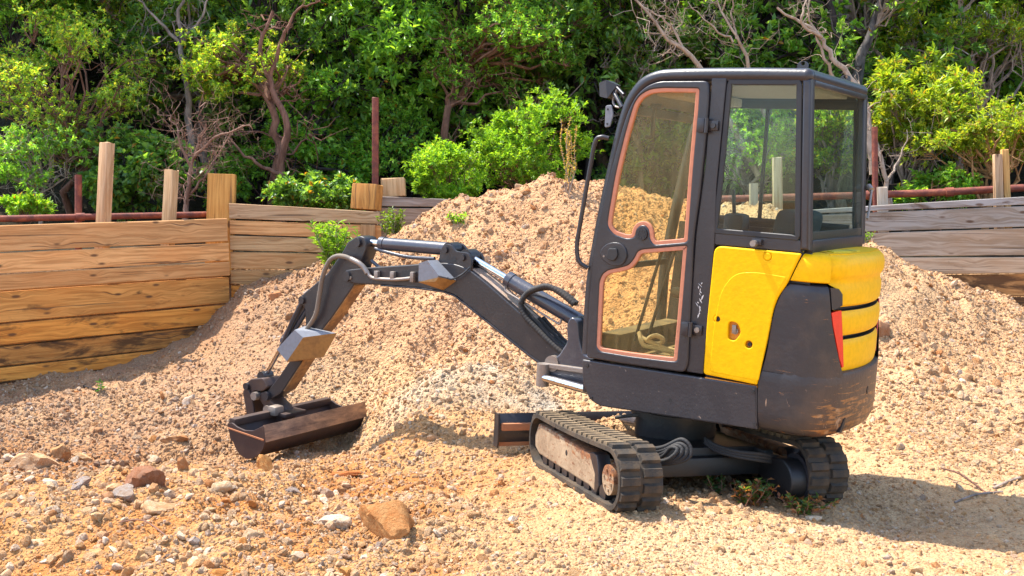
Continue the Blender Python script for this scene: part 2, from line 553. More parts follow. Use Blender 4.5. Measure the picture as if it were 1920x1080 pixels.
def front_h(x, y):
    """worked soil in front of the walls, from survey points"""
    xc, yc = np.clip(x, -8, 7.5), np.clip(y, 1.6, 11.3)
    h = np.full(np.shape(xc), TW[-3]) + TW[-2] * xc + TW[-1] * yc
    for i in range(len(CTRL)):
        d2 = (xc - CTRL[i, 0]) ** 2 + (yc - CTRL[i, 1]) ** 2
        h = h + TW[i] * 0.5 * d2 * np.log(d2 + 1e-9)
    far = sstep(np.maximum(np.abs(x) - 7, 0) + np.maximum(2.5 - y, 0), 0, 4)
    h = np.clip(h, -0.4, 2.0) * (1 - far)
    # rough lumps, bigger on the heap
    heap = sstep(h, 0.15, 0.7)
    near = sstep(y, 16, 9)
    left = sstep(x, 0.2, -0.6)
    h = h + (0.06 * heap + 0.02 + 0.06 * left) * fbm(x, y, 1.7, 4, 3) * near + (0.042 * heap + 0.026 + 0.04 * left) * fbm(x, y, 5.5, 4, 11, 0.6) * near
    for bx, by, br, bd in ((-1.22, 8.62, 0.5, 0.16), (-0.35, 8.75, 0.42, 0.10), (0.35, 8.9, 0.5, 0.08), (-0.1, 9.4, 0.35, -0.06), (-0.75, 8.95, 0.28, -0.09)):
        h = h - bd * np.exp(-(((x - bx) ** 2 + ((y - by) * 1.2) ** 2) / br ** 2) ** 2) * near
    pa, pb = (x - 0.747) * -0.957 + (y - 6.784) * -0.285, (x - 0.747) * -0.282 + (y - 6.784) * 0.953
    h = h + 0.26 * np.exp(-((pa / 0.38) ** 2 + (pb / 0.17) ** 2) ** 1.5)
    h = h + (0.022 * heap + 0.008) * np.abs(fbm(x, y, 9.0, 3, 55)) * near
    rid = 1 - np.abs(fbm(x + 0.2 * y, y, 2.6, 3, 21)) * 2.2
    h = h + 0.05 * heap * (rid - 0.45) * near
    return h


def height(x, y):
    x, y = np.asarray(x, float), np.asarray(y, float)
    d = y - wall_y(x)
    hf = front_h(x, np.minimum(y, wall_y(x) + 0.2))
    back = 0.95 + 0.10 * np.clip(d, 0, 4) + 0.42 * np.clip(d - 4, 0, 40) + 0.15 * fbm(x, y, 0.5, 3, 40) * sstep(d, 0.5, 2)
    gap = sstep(x, -1.3, -0.5) * sstep(x, 3.6, 2.6)
    b = np.where(gap > 0, np.maximum(back, 0), back)
    t = sstep(d, 0.07, 0.30)
    t2 = sstep(d, -0.35, 1.0)
    tt = t * (1 - gap) + t2 * gap
    lift = sstep(np.abs(x), 12, 25)
    return hf * (1 - tt) + (b * (1 - lift * 0.0)) * tt


def axis(a, b, step, far, grow=1.22):
    core = list(np.arange(a, b + 1e-6, step))
    s, v, lo = step, a, []
    while v > -far:
        s *= grow
        v -= s
        lo.append(v)
    s, v, hi = step, b, []
    while v < far:
        s *= grow
        v += s
        hi.append(v)
    return np.array(lo[::-1] + core + hi)


gx = axis(-5.2, 5.6, 0.024, 300)
gy_core = [3.2]
while gy_core[-1] < 11.6: gy_core.append(gy_core[-1] + 0.0052 * gy_core[-1])
ylo = axis(3.2, 3.3, 0.03, 300)
ylo = ylo[ylo < 3.19]
yhi, s_, v_ = [], 0.06, gy_core[-1]
while v_ < 400:
    s_ *= 1.15
    v_ += s_
    yhi.append(v_)
gy = np.concatenate([ylo, gy_core, yhi])
GX, GY = np.meshgrid(gx, gy)
GZ = height(GX, GY)
nx, ny = len(gx), len(gy)
idx = np.arange(nx * ny).reshape(ny, nx)
quads = np.stack([idx[:-1, :-1], idx[:-1, 1:], idx[1:, 1:], idx[1:, :-1]], -1).reshape(-1, 4)
g_me = pmesh('ground', np.stack([GX, GY, GZ], -1).reshape(-1, 3), quads)


def blob(x, y, cx, cy, rx, ry):
    return np.clip(1 - ((x - cx) / rx) ** 2 - ((y - cy) / ry) ** 2, 0, 1)


def soil_color(x, y, z):
    """what the earth is made of from place to place"""
    n = fbm(x, y, 0.9, 4, 60)[..., None]
    n2 = fbm(x, y, 2.8, 3, 66)[..., None]
    c = np.array([0.64, 0.415, 0.222]) * np.ones(x.shape + (3,))
    red = np.array([0.61, 0.345, 0.180])
    c = c + (red - c) * (sstep(z, 0.12, 0.55) * (y < wall_y(x)))[..., None] * np.clip(0.75 + 0.6 * n, 0, 1)
    brown = np.array([0.43, 0.255, 0.145])  # browner earth of the left hollow, its shade put into the colour too
    pit = np.clip(sstep(x, -0.9, -2.3) * sstep(y, 6.0, 6.9), 0, 1)[..., None]
    c = c + (brown - c) * pit * np.clip(0.85 + 0.6 * n2, 0, 1)
    rusty = (sstep(x, 0.9, -0.6) * sstep(y, 7.4, 6.6))[..., None] * np.clip(1.6 * n2 + 0.9 * n + 0.12, 0, 0.75)
    c = c + (np.array([0.52, 0.25, 0.085]) - c) * rusty
    right = (sstep(x, 1.6, 2.6) * sstep(y, 5.8, 6.6))[..., None]
    c = c + (np.array([0.61, 0.385, 0.205]) - c) * right * 0.8
    wp = at(880, 725, 8.0)
    c = c + (np.array([0.60, 0.48, 0.34]) - c) * np.clip(1.6 * blob(x, y, wp[0], wp[1], 0.75, 0.45), 0, 1)[..., None] * np.clip(0.8 + n2, 0, 1)
    gp = at(980, 742, 7.9)
    c = c + (np.array([0.42, 0.38, 0.31]) - c) * np.clip(1.5 * blob(x, y, gp[0] - 0.05, gp[1], 0.4, 0.3), 0, 1)[..., None] * np.clip(0.75 + n2, 0, 1)
    c = c * (1 + 0.12 * n2 + 0.10 * n)
    litter = np.array([0.035, 0.030, 0.018])
    b = sstep(y - wall_y(x), 0.1, 0.5)[..., None]
    return np.clip(c * 0.74 * (1 - b) + litter * b, 0.01, 0.75)


def put_color(me, name, rgb):
    a = me.color_attributes.new(name, 'FLOAT_COLOR', 'POINT')
    a.data.foreach_set('color', np.hstack([rgb.reshape(-1, 3), np.ones((rgb.reshape(-1, 3).shape[0], 1))]).astype(np.float32).ravel())


fines = soil_color(GX, GY, GZ) * (1 - (sstep(GX, 0.6, -0.8) * sstep(GY, 8.2, 7.2))[..., None] * np.array([0.10, 0.27, 0.46]))     # rustier fines between the loose stones on the left
put_color(g_me, 'soil_col', fines)
smooth(g_me, 180)
tag(link('ground', g_me, M_SOIL), kind='structure')


def ground_hit(px, py):
    """where the line of sight through a pixel meets the ground"""
    r = ray(px, py)
    ts = np.arange(3.2, 12, 0.02)
    P = C0[None] + ts[:, None] * r[None]
    below = P[:, 2] < height(P[:, 0], P[:, 1])
    i = int(np.argmax(below)) if below.any() else len(ts) - 1
    return P[i]


# ------------------------------------------------------------------ stones
def stone_mesh(seed, sub=2, cuts=9, rough=0.06, flat=0.75):
    r = np.random.default_rng(seed)
    bm = bmesh.new()
    bmesh.ops.create_icosphere(bm, subdivisions=sub, radius=1)
    ns = r.normal(size=(cuts, 3))
    ns /= np.linalg.norm(ns, axis=1)[:, None]
    ds = r.uniform(0.48, 0.85, cuts)
    st = np.array([r.uniform(0.8, 1.25), r.uniform(0.7, 1.0), r.uniform(0.5, 0.85) * flat / 0.75])
    for v in bm.verts:
        p = np.array(v.co)
        for n, d in zip(ns, ds):
            e = p @ n - d
            if e > 0: p = p - n * e
        p = p * (1 + rough * (r.random() - 0.5))
        v.co = Vector(p * st)
    me = bpy.data.meshes.new('stone')
    bm.to_mesh(me)
    bm.free()
    smooth(me, 22)
    return me


def rock_mesh(seed):
    me = stone_mesh(seed, 4, 13, 0.0)
    r = np.random.default_rng(seed)
    n = len(me.vertices)
    P = np.empty(n * 3, np.float32)
    me.vertices.foreach_get('co', P)
    P = P.reshape(-1, 3).astype(float)
    o = r.uniform(0, 50, 3)
    k = fbm(P[:, 0] * 1.3 + P[:, 2] + o[0], P[:, 1] * 1.3 - P[:, 2] + o[1], 1.6, 4, seed % 97, 0.6) * 0.16
    k += np.where(fbm(P[:, 0] + o[1], P[:, 2] * 1.4 + P[:, 1] + o[2], 1.2, 2, 7) > 0.1, -0.07, 0.0)
    P *= (1 + k)[:, None]
    me.vertices.foreach_set('co', P.astype(np.float32).ravel())
    me.update()
    return smooth(me, 28)


def stone_palette(n, r, x, y, z):
    base = np.array([[0.64, 0.49, 0.33], [0.72, 0.60, 0.46], [0.56, 0.33, 0.15], [0.52, 0.19, 0.045], [0.38, 0.32, 0.29], [0.50, 0.35, 0.22], [0.80, 0.71, 0.60]])
    w = np.array([0.26, 0.18, 0.19, 0.07, 0.07, 0.13, 0.10])
    c = base[r.choice(len(base), n, p=w)]
    s = soil_color(x, y, z)
    k = r.uniform(0.10, 1.0, n)[:, None] ** 0.7
    c = c * 0.90 * (1 - k) + s * k * 1.2
    return np.clip(c * r.uniform(0.78, 1.18, n)[:, None], 0.02, 0.8)


def scatter(name, label, n, xr, yr, dens, rmin, rmax, power, seed, falloff=2.0, sink=0.25):
    r = np.random.default_rng(seed)
    X, Y = r.uniform(*xr, n), r.uniform(*yr, n)
    keep = r.random(n) < np.clip((yr[0] / Y) ** falloff, 0, 1) * dens(X, Y)
    X, Y = X[keep], Y[keep]
    keep = Y < wall_y(X) - 0.03
    X, Y = X[keep], Y[keep]
    m = len(X)
    R = rmin + (rmax - rmin) * r.random(m) ** power
    R = R * np.clip(Y / 6.5, 0.8, 1.15)
    Z = height(X, Y) - sink * R * 0.3 + R * 0.15
    me = bpy.data.meshes.new(name)
    me.vertices.add(m)
    me.vertices.foreach_set('co', np.stack([X, Y, Z], -1).astype(np.float32).ravel())
    a = me.attributes.new('rot', 'FLOAT_VECTOR', 'POINT')
    a.data.foreach_set('vector', r.uniform(0, 6.283, (m, 3)).astype(np.float32).ravel())
    a = me.attributes.new('size', 'FLOAT', 'POINT')
    a.data.foreach_set('value', R.astype(np.float32))
    put_color(me, 'stone_col', stone_palette(m, r, X, Y, Z))
    o = link(name, me, None)
    ng = bpy.data.node_groups.new(name + '_scatter', 'GeometryNodeTree')
    ng.interface.new_socket('Geometry', in_out='INPUT', socket_type='NodeSocketGeometry')
    ng.interface.new_socket('Geometry', in_out='OUTPUT', socket_type='NodeSocketGeometry')
    gi, go = ng.nodes.new('NodeGroupInput'), ng.nodes.new('NodeGroupOutput')
    ip = ng.nodes.new('GeometryNodeInstanceOnPoints')
    ci = ng.nodes.new('GeometryNodeCollectionInfo')
    ci.inputs['Collection'].default_value = STONE_COL
    ci.inputs['Separate Children'].default_value = True
    ip.inputs['Pick Instance'].default_value = True
    ri = ng.nodes.new('FunctionNodeRandomValue')
    ri.data_type = 'INT'
    ri.inputs[4].default_value, ri.inputs[5].default_value = 0, 9
    ar = ng.nodes.new('GeometryNodeInputNamedAttribute')
    ar.data_type = 'FLOAT_VECTOR'
    ar.inputs[0].default_value = 'rot'
    asz = ng.nodes.new('GeometryNodeInputNamedAttribute')
    asz.data_type = 'FLOAT'
    asz.inputs[0].default_value = 'size'
    L = ng.links.new
    L(gi.outputs[0], ip.inputs['Points'])
    L(ci.outputs[0], ip.inputs['Instance'])
    L(ri.outputs[2], ip.inputs['Instance Index'])
    e2r = ng.nodes.new('FunctionNodeEulerToRotation')
    L(ar.outputs[0], e2r.inputs[0])
    L(e2r.outputs[0], ip.inputs['Rotation'])
    L(asz.outputs[0], ip.inputs['Scale'])
    L(ip.outputs[0], go.inputs[0])
    md = o.modifiers.new('scatter', 'NODES')
    md.node_group = ng
    tag(o, label, 'gravel', kind='stuff')
    return m


STONE_COL = bpy.data.collections.new('stone_shapes')
for i in range(10):
    so = bpy.data.objects.new('stone_shape', stone_mesh(100 + i, 2 if i < 6 else 1, 8 + i % 4))
    so.data.materials.append(M_GRAVEL)
    STONE_COL.objects.link(so)


def d_fine(x, y):
    return np.clip(0.55 + 0.9 * fbm(x, y, 1.3, 3, 80), 0.1, 1)


def d_coarse(x, y):
    left = sstep(x, 0.25, -0.45) * sstep(y, 7.0, 6.2)
    return np.clip(0.08 + 0.75 * left - 0.05 * sstep(y, 7.5, 8.5) + 1.2 * fbm(x, y, 0.9, 4, 90) + 0.25 * sstep(x, 1.9, 2.5), 0.04, 1)


def d_mid(x, y):
    left = sstep(x, 0.3, -0.6)
    return np.clip(0.16 + 0.45 * left + 0.25 * sstep(y, 7.2, 8.4) + 1.7 * fbm(x, y, 1.1, 4, 95) + 0.3 * sstep(x, 1.7, 2.4), 0.08, 1)


scatter('gravel', 'fine tan grit covering the worked ground', 330000, (-5.2, 5.4), (3.6, 11.2), d_fine, 0.0035, 0.012, 1.7, 1, 1.0, 0.8)
scatter('gravel', 'cream and tan pebbles strewn over ground and heap', 190000, (-5.2, 5.4), (3.6, 11.2), d_mid, 0.008, 0.024, 1.9, 2, 0.8, 0.6)
scatter('gravel', 'loose broken limestone chunks thickest in the left foreground', 52000, (-5.2, 5.4), (3.6, 10.8), d_coarse, 0.015, 0.050, 2.7, 3, 1.2, 0.7)

CREAM, ORANGE, TAN, GREY, REDB, WHITE = (0.64, 0.50, 0.33), (0.52, 0.20, 0.045), (0.55, 0.37, 0.19), (0.33, 0.31, 0.30), (0.24, 0.105, 0.070), (0.70, 0.61, 0.48)
ROCKS = [
    (55, 866, 74, 50, (0.66, 0.44, 0.26), 'big cream boulder with orange streaks at the far left'),
    (104, 848, 46, 34, (0.52, 0.28, 0.12), 'tan orange rock right behind the big cream boulder'),
    (266, 896, 78, 44, REDB, 'large reddish brown rock in the left hollow'),
    (229, 924, 50, 28, GREY, 'blue grey flat rock against the reddish brown rock'),
    (199, 930, 26, 26, (0.40, 0.20, 0.10), 'small brown stone left of the blue grey flat rock'),
    (287, 950, 66, 28, (0.66, 0.47, 0.28), 'flat cream rock with orange underside below the grey rock'),
    (62, 1018, 62, 26, (0.66, 0.50, 0.34), 'flat pale slab low in the bottom left corner'),
    (728, 972, 130, 84, (0.47, 0.21, 0.062), 'large rust brown boulder half buried in front of the bucket'),
    (497, 866, 32, 40, (0.56, 0.27, 0.07), 'upright orange stone at the left end of the bucket'),
    (641, 889, 50, 16, (0.50, 0.14, 0.03), 'thin rust orange stone lying below the bucket'),
    (413, 914, 34, 30, CREAM, 'rounded cream stone on the ridge left of the bucket'),
    (420, 940, 28, 20, ORANGE, 'bright orange wedge below the rounded cream stone'),
    (611, 926, 26, 26, (0.58, 0.46, 0.36), 'beige upright stone above the white split stone'),
    (628, 975, 44, 34, WHITE, 'white split stone left of the rust brown boulder'),
    (816, 765, 42, 15, (0.50, 0.15, 0.03), 'orange stone on the pale heap behind the blade'),
    (341, 868, 24, 32, (0.54, 0.23, 0.08), 'pointed orange stone at the edge of the hollow'),
    (287, 822, 26, 18, (0.50, 0.21, 0.05), 'orange clod at left of the dug scar'),
    (330, 822, 46, 22, (0.42, 0.19, 0.07), 'broad brown clod in the dug scar'),
    (647, 1072, 36, 20, (0.58, 0.25, 0.05), 'bright orange stone at the bottom edge'),
    (906, 1046, 26, 24, (0.50, 0.27, 0.12), 'round brown stone near the bottom edge'),
    (998, 1040, 24, 18, TAN, 'tan stone right of the round brown stone'),
    (785, 850, 20, 18, (0.42, 0.38, 0.35), 'grey round stone between bucket and tracks'),
    (514, 552, 34, 26, (0.58, 0.24, 0.10), 'orange red rock high on the slope by the timber wall'),
    (1657, 618, 30, 44, (0.36, 0.18, 0.10), 'brown rock on the bank beside the yellow hood'),
    (1512, 1011, 26, 16, (0.52, 0.27, 0.12), 'tan wedge in front of the rear of the tracks'),
    (1523, 969, 40, 16, WHITE, 'flat white stone under the weeds by the right track'),
    (262, 1048, 28, 18, (0.60, 0.40, 0.22), 'small buff stone right of the pale corner slab'),
    (470, 1002, 30, 24, CREAM, 'cream lump in the loose stones at lower left'),
    (548, 1040, 34, 22, WHITE, 'whitish lump among the loose stones at bottom centre'),
    (360, 745, 16, 20, (0.66, 0.58, 0.48), 'white pebble below the timber wall'),
]
for i, (px, py, w, h, c, lab) in enumerate(ROCKS):
    p = ground_hit(px, py + h * 0.35)
    d = np.linalg.norm(p - C0)
    sx, sz = w / FPX * d / 2, h / FPX * d / 2
    o = link('rock', rock_mesh(500 + i), M_ROCK)
    o.scale = (sx * 1.12, sx * 0.9, sz * 1.75)
    o.rotation_euler = (random.uniform(-.15, .15), random.uniform(-.2, .2), random.uniform(-.5, .5))
    o.location = (p[0], p[1] + sx * 0.35, p[2] + sz * 0.24)
    sc_ = soil_color(np.array([p[0]]), np.array([p[1]]), np.array([p[2]]))[0]
    o['stone_col'] = tuple(float(0.72 * v + 0.28 * w_) * 0.85 for v, w_ in zip(c, sc_))
    tag(o, lab, 'rock')


lump_me = [rock_mesh(700 + i) for i in range(8)]
lump_r = np.random.default_rng(77)
LUMPCOL = [(0.60, 0.46, 0.31), (0.66, 0.54, 0.40), (0.70, 0.60, 0.47), (0.55, 0.34, 0.16), (0.50, 0.22, 0.06), (0.58, 0.40, 0.22), (0.36, 0.31, 0.28)]
for i in range(90):
    while True:
        px, py = lump_r.uniform(-40, 1000), lump_r.uniform(840, 1090)
        if py > 850 + max(0, px - 250) * 0.16 and not (440 < px < 690 and py < 875): break
    q = ground_hit(px, py)
    sx = lump_r.uniform(14, 30) / FPX * np.linalg.norm(q - C0) / 2 * (0.8 if px > 650 else 1.05)
    o = link('stone', lump_me[i % 8], M_ROCK)
    o.scale = (sx * lump_r.uniform(.9, 1.3), sx * lump_r.uniform(.8, 1.1), sx * lump_r.uniform(.7, 1.2))
    o.rotation_euler = tuple(lump_r.uniform(-.6, .6, 2)) + (lump_r.uniform(0, 6.28),)
    o.location = (q[0], q[1], q[2] + sx * 0.25)
    o['stone_col'] = tuple(float(v * 0.9) for v in LUMPCOL[int(lump_r.choice(7, p=[.24, .2, .14, .16, .08, .13, .05]))])
    tag(o, 'fist sized broken lump lying among the loose stones of the left foreground', 'stone', 'fist sized lumps among the loose stones')


# ------------------------------------------------------------------ solid helpers
def bm_new(): return bmesh.new()


def bm_done(name, bm, mat, parent=None, M=None, ang=35):
    me = bpy.data.meshes.new(name)
    bmesh.ops.recalc_face_normals(bm, faces=bm.faces[:])
    bm.to_mesh(me)
    bm.free()
    if M is not None: me.transform(M)
    smooth(me, ang)
    return link(name, me, mat, parent)


def box(bm, c, s, bev=0.0, M=None, seg=2):
    r = bmesh.ops.create_cube(bm, size=1)
    vs = r['verts']
    for v in vs: v.co = Vector((v.co.x * s[0], v.co.y * s[1], v.co.z * s[2]))
    if bev > 0:
        es = list({e for v in vs for e in v.link_edges})
        rb = bmesh.ops.bevel(bm, geom=es, offset=bev, segments=seg, profile=0.6, affect='EDGES')
        vs = list({v for f in rb['faces'] for v in f.verts} | {v for v in vs if v.is_valid})
    for v in vs:
        if M is not None: v.co = M @ v.co
        v.co += Vector(c)
    return vs


def frames(P):
    P = [Vector(p) for p in P]
    T = []
    for i in range(len(P)):
        a, b = P[max(i - 1, 0)], P[min(i + 1, len(P) - 1)]
        t = (b - a)
        T.append(t.normalized() if t.length > 1e-9 else Vector((0, 0, 1)))
    n = T[0].orthogonal().normalized()
    out = []
    for i, t in enumerate(T):
        n = (n - t * n.dot(t))
        n = n.normalized() if n.length > 1e-6 else t.orthogonal().normalized()
        out.append((P[i], n.copy(), t.cross(n)))
    return out


def tube(bm, P, r, sides=10, cap=True, flat=1.0):
    fr = frames(P)
    rs = r if isinstance(r, (list, tuple, np.ndarray)) else [r] * len(P)
    rings = []
    for (p, n, b), rr in zip(fr, rs):
        rings.append([bm.verts.new(p + (n * math.cos(a) + b * math.sin(a) * flat) * rr) for a in [2 * math.pi * k / sides for k in range(sides)]])
    for a, b in zip(rings, rings[1:]):
        for k in range(sides): bm.faces.new((a[k], a[(k + 1) % sides], b[(k + 1) % sides], b[k]))
    if cap:
        bm.faces.new(rings[0][::-1])
        bm.faces.new(rings[-1])


def cyl(bm, a, b, r, sides=20, r2=None):
    tube(bm, [a, b], [r, r if r2 is None else r2], sides)


def spline(P, n=8):
    P = [Vector(p) for p in P]
    Q = [2 * P[0] - P[1]] + P + [2 * P[-1] - P[-2]]
    out = []
    for i in range(1, len(Q) - 2):
        a, b, c, d = Q[i - 1:i + 3]
        for k in range(n):
            t = k / n
            out.append(0.5 * ((2 * b) + (c - a) * t + (2 * a - 5 * b + 4 * c - d) * t * t + (3 * b - a - 3 * c + d) * t ** 3))
    out.append(P[-1])
    return out


def fillet(pts, r, n=5):
    """round the corners of a closed outline; r one number or one per corner"""
    out = []
    N_ = len(pts)
    for i in range(N_):
        p = Vector(pts[i])
        a, b = Vector(pts[i - 1]), Vector(pts[(i + 1) % N_])
        rr = r[i] if isinstance(r, (list, tuple)) else r
        da, db = a - p, b - p
        l = min(rr, da.length * 0.45, db.length * 0.45)
        if l < 1e-5:
            out.append(tuple(p))
            continue
        p0, p1 = p + da.normalized() * l, p + db.normalized() * l
        for k in range(n + 1):
            t = k / n
            out.append(tuple((1 - t) ** 2 * p0 + 2 * t * (1 - t) * p + t * t * p1))
    return out


def plate_mesh(outline, holes=(), thick=0.02, bev=0.0, y=0.0, res=1):
    """solid plate drawn in the (x, z) plane, its middle at depth y"""
    cu = bpy.data.curves.new('plate', 'CURVE')
    cu.dimensions = '2D'
    cu.fill_mode = 'BOTH'
    cu.extrude = max(thick / 2 - bev, 1e-4)
    cu.bevel_depth = bev
    cu.bevel_resolution = res
    cu.offset = -bev
    for pts in [outline] + list(holes):
        sp = cu.splines.new('POLY')
        sp.points.add(len(pts) - 1)
        for q, p in zip(sp.points, pts): q.co = (p[0], p[1], 0, 1)
        sp.use_cyclic_u = True
    o = bpy.data.objects.new('plate', cu)
    me = bpy.data.meshes.new_from_object(o)
    bpy.data.objects.remove(o)
    bpy.data.curves.remove(cu)
    me.materials.clear()
    me.transform(Matrix(((1, 0, 0, 0), (0, 0, -1, y), (0, 1, 0, 0), (0, 0, 0, 1))))
    return me


def plate(name, outline, mat, parent, y, thick=0.02, holes=(), bev=0.0, M=None, ang=35, res=1):
    me = plate_mesh(outline, holes, thick, bev, y, res)
    if M is not None: me.transform(M)
    smooth(me, ang)
    return link(name, me, mat, parent)


# ------------------------------------------------------------------ timber walls
def trapezoid_board(L, zl0, zl1, zr0, zr1, th, bev=0.006, sag=0.004):
    bm = bm_new()
    n = 5
    secs = []
    for i in range(n + 1):
        t = i / n
        z0, z1 = zl0 + (zr0 - zl0) * t, zl1 + (zr1 - zl1) * t
        z0 += random.uniform(-sag, sag) * 0.6
        z1 += random.uniform(-sag, sag) * 0.6
        yo = random.uniform(-1, 1) * 0.002
        x = t * L
        b = bev * random.uniform(0.6, 1.4)
        ring = [(-th / 2, z0 + b), (-th / 2, z1 - b), (-th / 2 + b, z1), (th / 2 - b, z1), (th / 2, z1 - b), (th / 2, z0 + b), (th / 2 - b, z0), (-th / 2 + b, z0)]
        secs.append([bm.verts.new((x, yo + y, z)) for y, z in ring])
    for a, b in zip(secs, secs[1:]):
        for k in range(8): bm.faces.new((a[k], a[(k + 1) % 8], b[(k + 1) % 8], b[k]))
    bm.faces.new(secs[0][::-1])
    bm.faces.new(secs[-1])
    return bm


WTAN, WORG, WBRN, WGRY, WPAL = (0.62, 0.345, 0.150), (0.64, 0.265, 0.050), (0.40, 0.19, 0.065), (0.235, 0.225, 0.225), (0.52, 0.36, 0.20)


def board_wall(root, A, B, rows, th=0.05):
    """A, B: plan ends; rows: (start, end, z left bottom, z left top, z right bottom, z right top, colour, stain)"""
    A, B = Vector((A[0], A[1], 0)), Vector((B[0], B[1], 0))
    dirv = (B - A).normalized()
    ang = math.atan2(dirv.y, dirv.x)
    for s0, s1, a0, a1, b0, b1, c, st in rows:
        zb = a0
        bm = trapezoid_board(s1 - s0, 0.007, a1 - zb - 0.008, b0 - zb + 0.007, b1 - zb - 0.008, th)
        o = bm_done('plank', bm, M_WOOD, root)
        p = A + dirv * s0
        tv = random.uniform(0.86, 1.14)
        nrm = Vector((-dirv.y, dirv.x, 0)) * random.uniform(-0.009, 0.009)
        o.location = Vector((p.x, p.y, zb)) + nrm - root.location
        o.rotation_euler = (random.uniform(-.006, .006), 0, ang + random.uniform(-.002, .002))
        o.color = (*[x * tv for x in c], 1)
        o['stain'] = st


def zline(pL, dL, pR, dR, s):
    return None


def wz(px, py, A, B):
    """height and run where a line of sight meets the vertical wall plane through A and B"""
    A, B = np.array([A[0], A[1]]), np.array([B[0], B[1]])
    d = (B - A) / np.linalg.norm(B - A)
    n = np.array([-d[1], d[0]])
    r = ray(px, py)
    t = ((A - C0[:2]) @ n) / (r[:2] @ n)
    p = C0 + r * t
    return (p[:2] - A) @ d, p[2]


def wall_rows(A, B, lines, cols, stains, ext=(0, 0)):
    """lines: two pixels on every joint between boards, top first"""
    rows = []
    L = np.linalg.norm(np.array(B[:2]) - np.array(A[:2]))
    zs = []
    for (p0, p1) in lines:
        s0, z0 = wz(*p0, A, B)
        s1, z1 = wz(*p1, A, B)
        k = (z1 - z0) / (s1 - s0)
        zs.append((z0 + k * (-ext[0] - s0), z0 + k * (L + ext[1] - s0)))
    for i in range(len(zs) - 1):
        (ta, tb), (ba, bb) = zs[i], zs[i + 1]
        rows.append((-ext[0], L + ext[1] + random.uniform(-0.02, 0.02), ba, ta, bb, tb, cols[i], stains[i]))
    return rows


lw = empty('timber_wall', (WL0[0], WL0[1], 0))
tag(lw, 'tan sawn plank wall running along the left, stained dark and orange low down', 'wall')
board_wall(lw, WL0, WL1, wall_rows(WL0, WL1, [((0, 421), (424, 408)), ((0, 473), (421, 454)), ((0, 513), (417, 490)), ((0, 546), (415, 519)), ((0, 606), (407, 571)), ((0, 649), (384, 610)), ((0, 688), (280, 657)), ((0, 717), (223, 689)), ((0, 760), (223, 728))],
           [WTAN, (0.64, 0.345, 0.14), (0.58, 0.305, 0.12), (0.66, 0.315, 0.085), WORG, (0.52, 0.235, 0.06), (0.60, 0.255, 0.05), (0.3, 0.15, 0.06)], [0, 0, .05, .12, .3, .5, .35, .7], ext=(1.6, 0.0)), 0.05)
W2A, W2B = WL1 + np.array([0.02, 0.09, 0]), at(716, 450, 10.95)
mw = empty('timber_wall', (W2A[0], W2A[1], 0))
tag(mw, 'buff plank wall between the tall block and the leaning block, behind the boom', 'wall')
board_wall(mw, W2A, W2B, wall_rows(W2A, W2B, [((429, 379), (715, 396)), ((426, 411), (710, 421)), ((425, 440), (588, 445)), ((421, 470), (588, 474)), ((418, 505), (588, 506)), ((413, 534), (565, 534)), ((408, 575), (560, 573)), ((408, 610), (560, 606))],
           [(0.40, 0.27, 0.16), WTAN, (0.50, 0.33, 0.17), (0.49, 0.30, 0.14), (0.48, 0.29, 0.13), WORG, WBRN], [.1, 0, 0, 0, .08, .2, .5], ext=(0.0, 0.0)), 0.05)
# short upright piece closing the end of the middle wall
W3A, W3B = at(716, 400, 11.15), at(850, 400, 11.35)
fw_ = empty('timber_wall', (W3A[0], W3A[1], 0))
tag(fw_, 'short weathered grey plank wall half hidden by the light green bush', 'wall')
board_wall(fw_, W3A, W3B, wall_rows(W3A, W3B, [((717, 367), (815, 371)), ((717, 388), (815, 389)), ((717, 425), (815, 427)), ((717, 460), (815, 462)), ((717, 500), (815, 502))],
           [(0.27, 0.235, 0.215), (0.36, 0.29, 0.235), (0.38, 0.28, 0.2), WBRN], [.1, .1, .2, .3], ext=(0.05, 0.3)), 0.05)
WRA, WRB = at(1310, 400, 10.5), at(1920, 400, 10.05)
rw = empty('timber_wall', (WRA[0], WRA[1], 0))
tag(rw, 'weathered grey plank wall behind the bank on the right', 'wall')
board_wall(rw, WRA, WRB, wall_rows(WRA, WRB, [((1609, 386), (1920, 367)), ((1611, 398), (1920, 385)), ((1607, 436), (1920, 426)), ((1716, 481), (1920, 480)), ((1809, 514), (1920, 513)), ((1809, 556), (1920, 556)), ((1809, 600), (1920, 601))],
           [(0.27, 0.26, 0.265), (0.31, 0.29, 0.275), (0.42, 0.345, 0.275), (0.46, 0.35, 0.25), (0.46, 0.24, 0.09), WBRN], [.2, .1, .05, .1, .65, .8], ext=(0.05, 1.7)), 0.06)


def post(name, label, cat, px, pyb, pxt, pyt, d, wpx, depth, col, mat=None, yaw=0.0, below=0.35, stain=0.0, round_=False, group=None):
    b, t = at(px, pyb, d), at(pxt, pyt, d)
    w = wpx / FPX * d
    ax = (t - b)
    b2 = b - ax / np.linalg.norm(ax) * below
    L = np.linalg.norm(t - b2)
    bm = bm_new()
    if round_:
        cyl(bm, (0, 0, 0), (L, 0, 0), w / 2, 14)
    else:
        box(bm, (L / 2, 0, 0), (L, depth, w), min(0.008, w * 0.12))
        for v in bm.verts:
            if v.co.x > L * 0.9: v.co.x += random.uniform(-.006, .006)
    X = Vector(t - b2).normalized()
    Yv = Vector((math.sin(yaw), math.cos(yaw), 0))
    Yv = (Yv - X * X.dot(Yv)).normalized()
    Zv = X.cross(Yv)
    R = Matrix((X, Yv, Zv)).transposed().to_4x4()
    R.translation = Vector(b2)
    o = bm_done(name, bm, mat or M_WOOD)
    o.matrix_world = R
    o.color = (*col, 1)
    o['stain'] = stain
    return tag(o, label, cat, group)


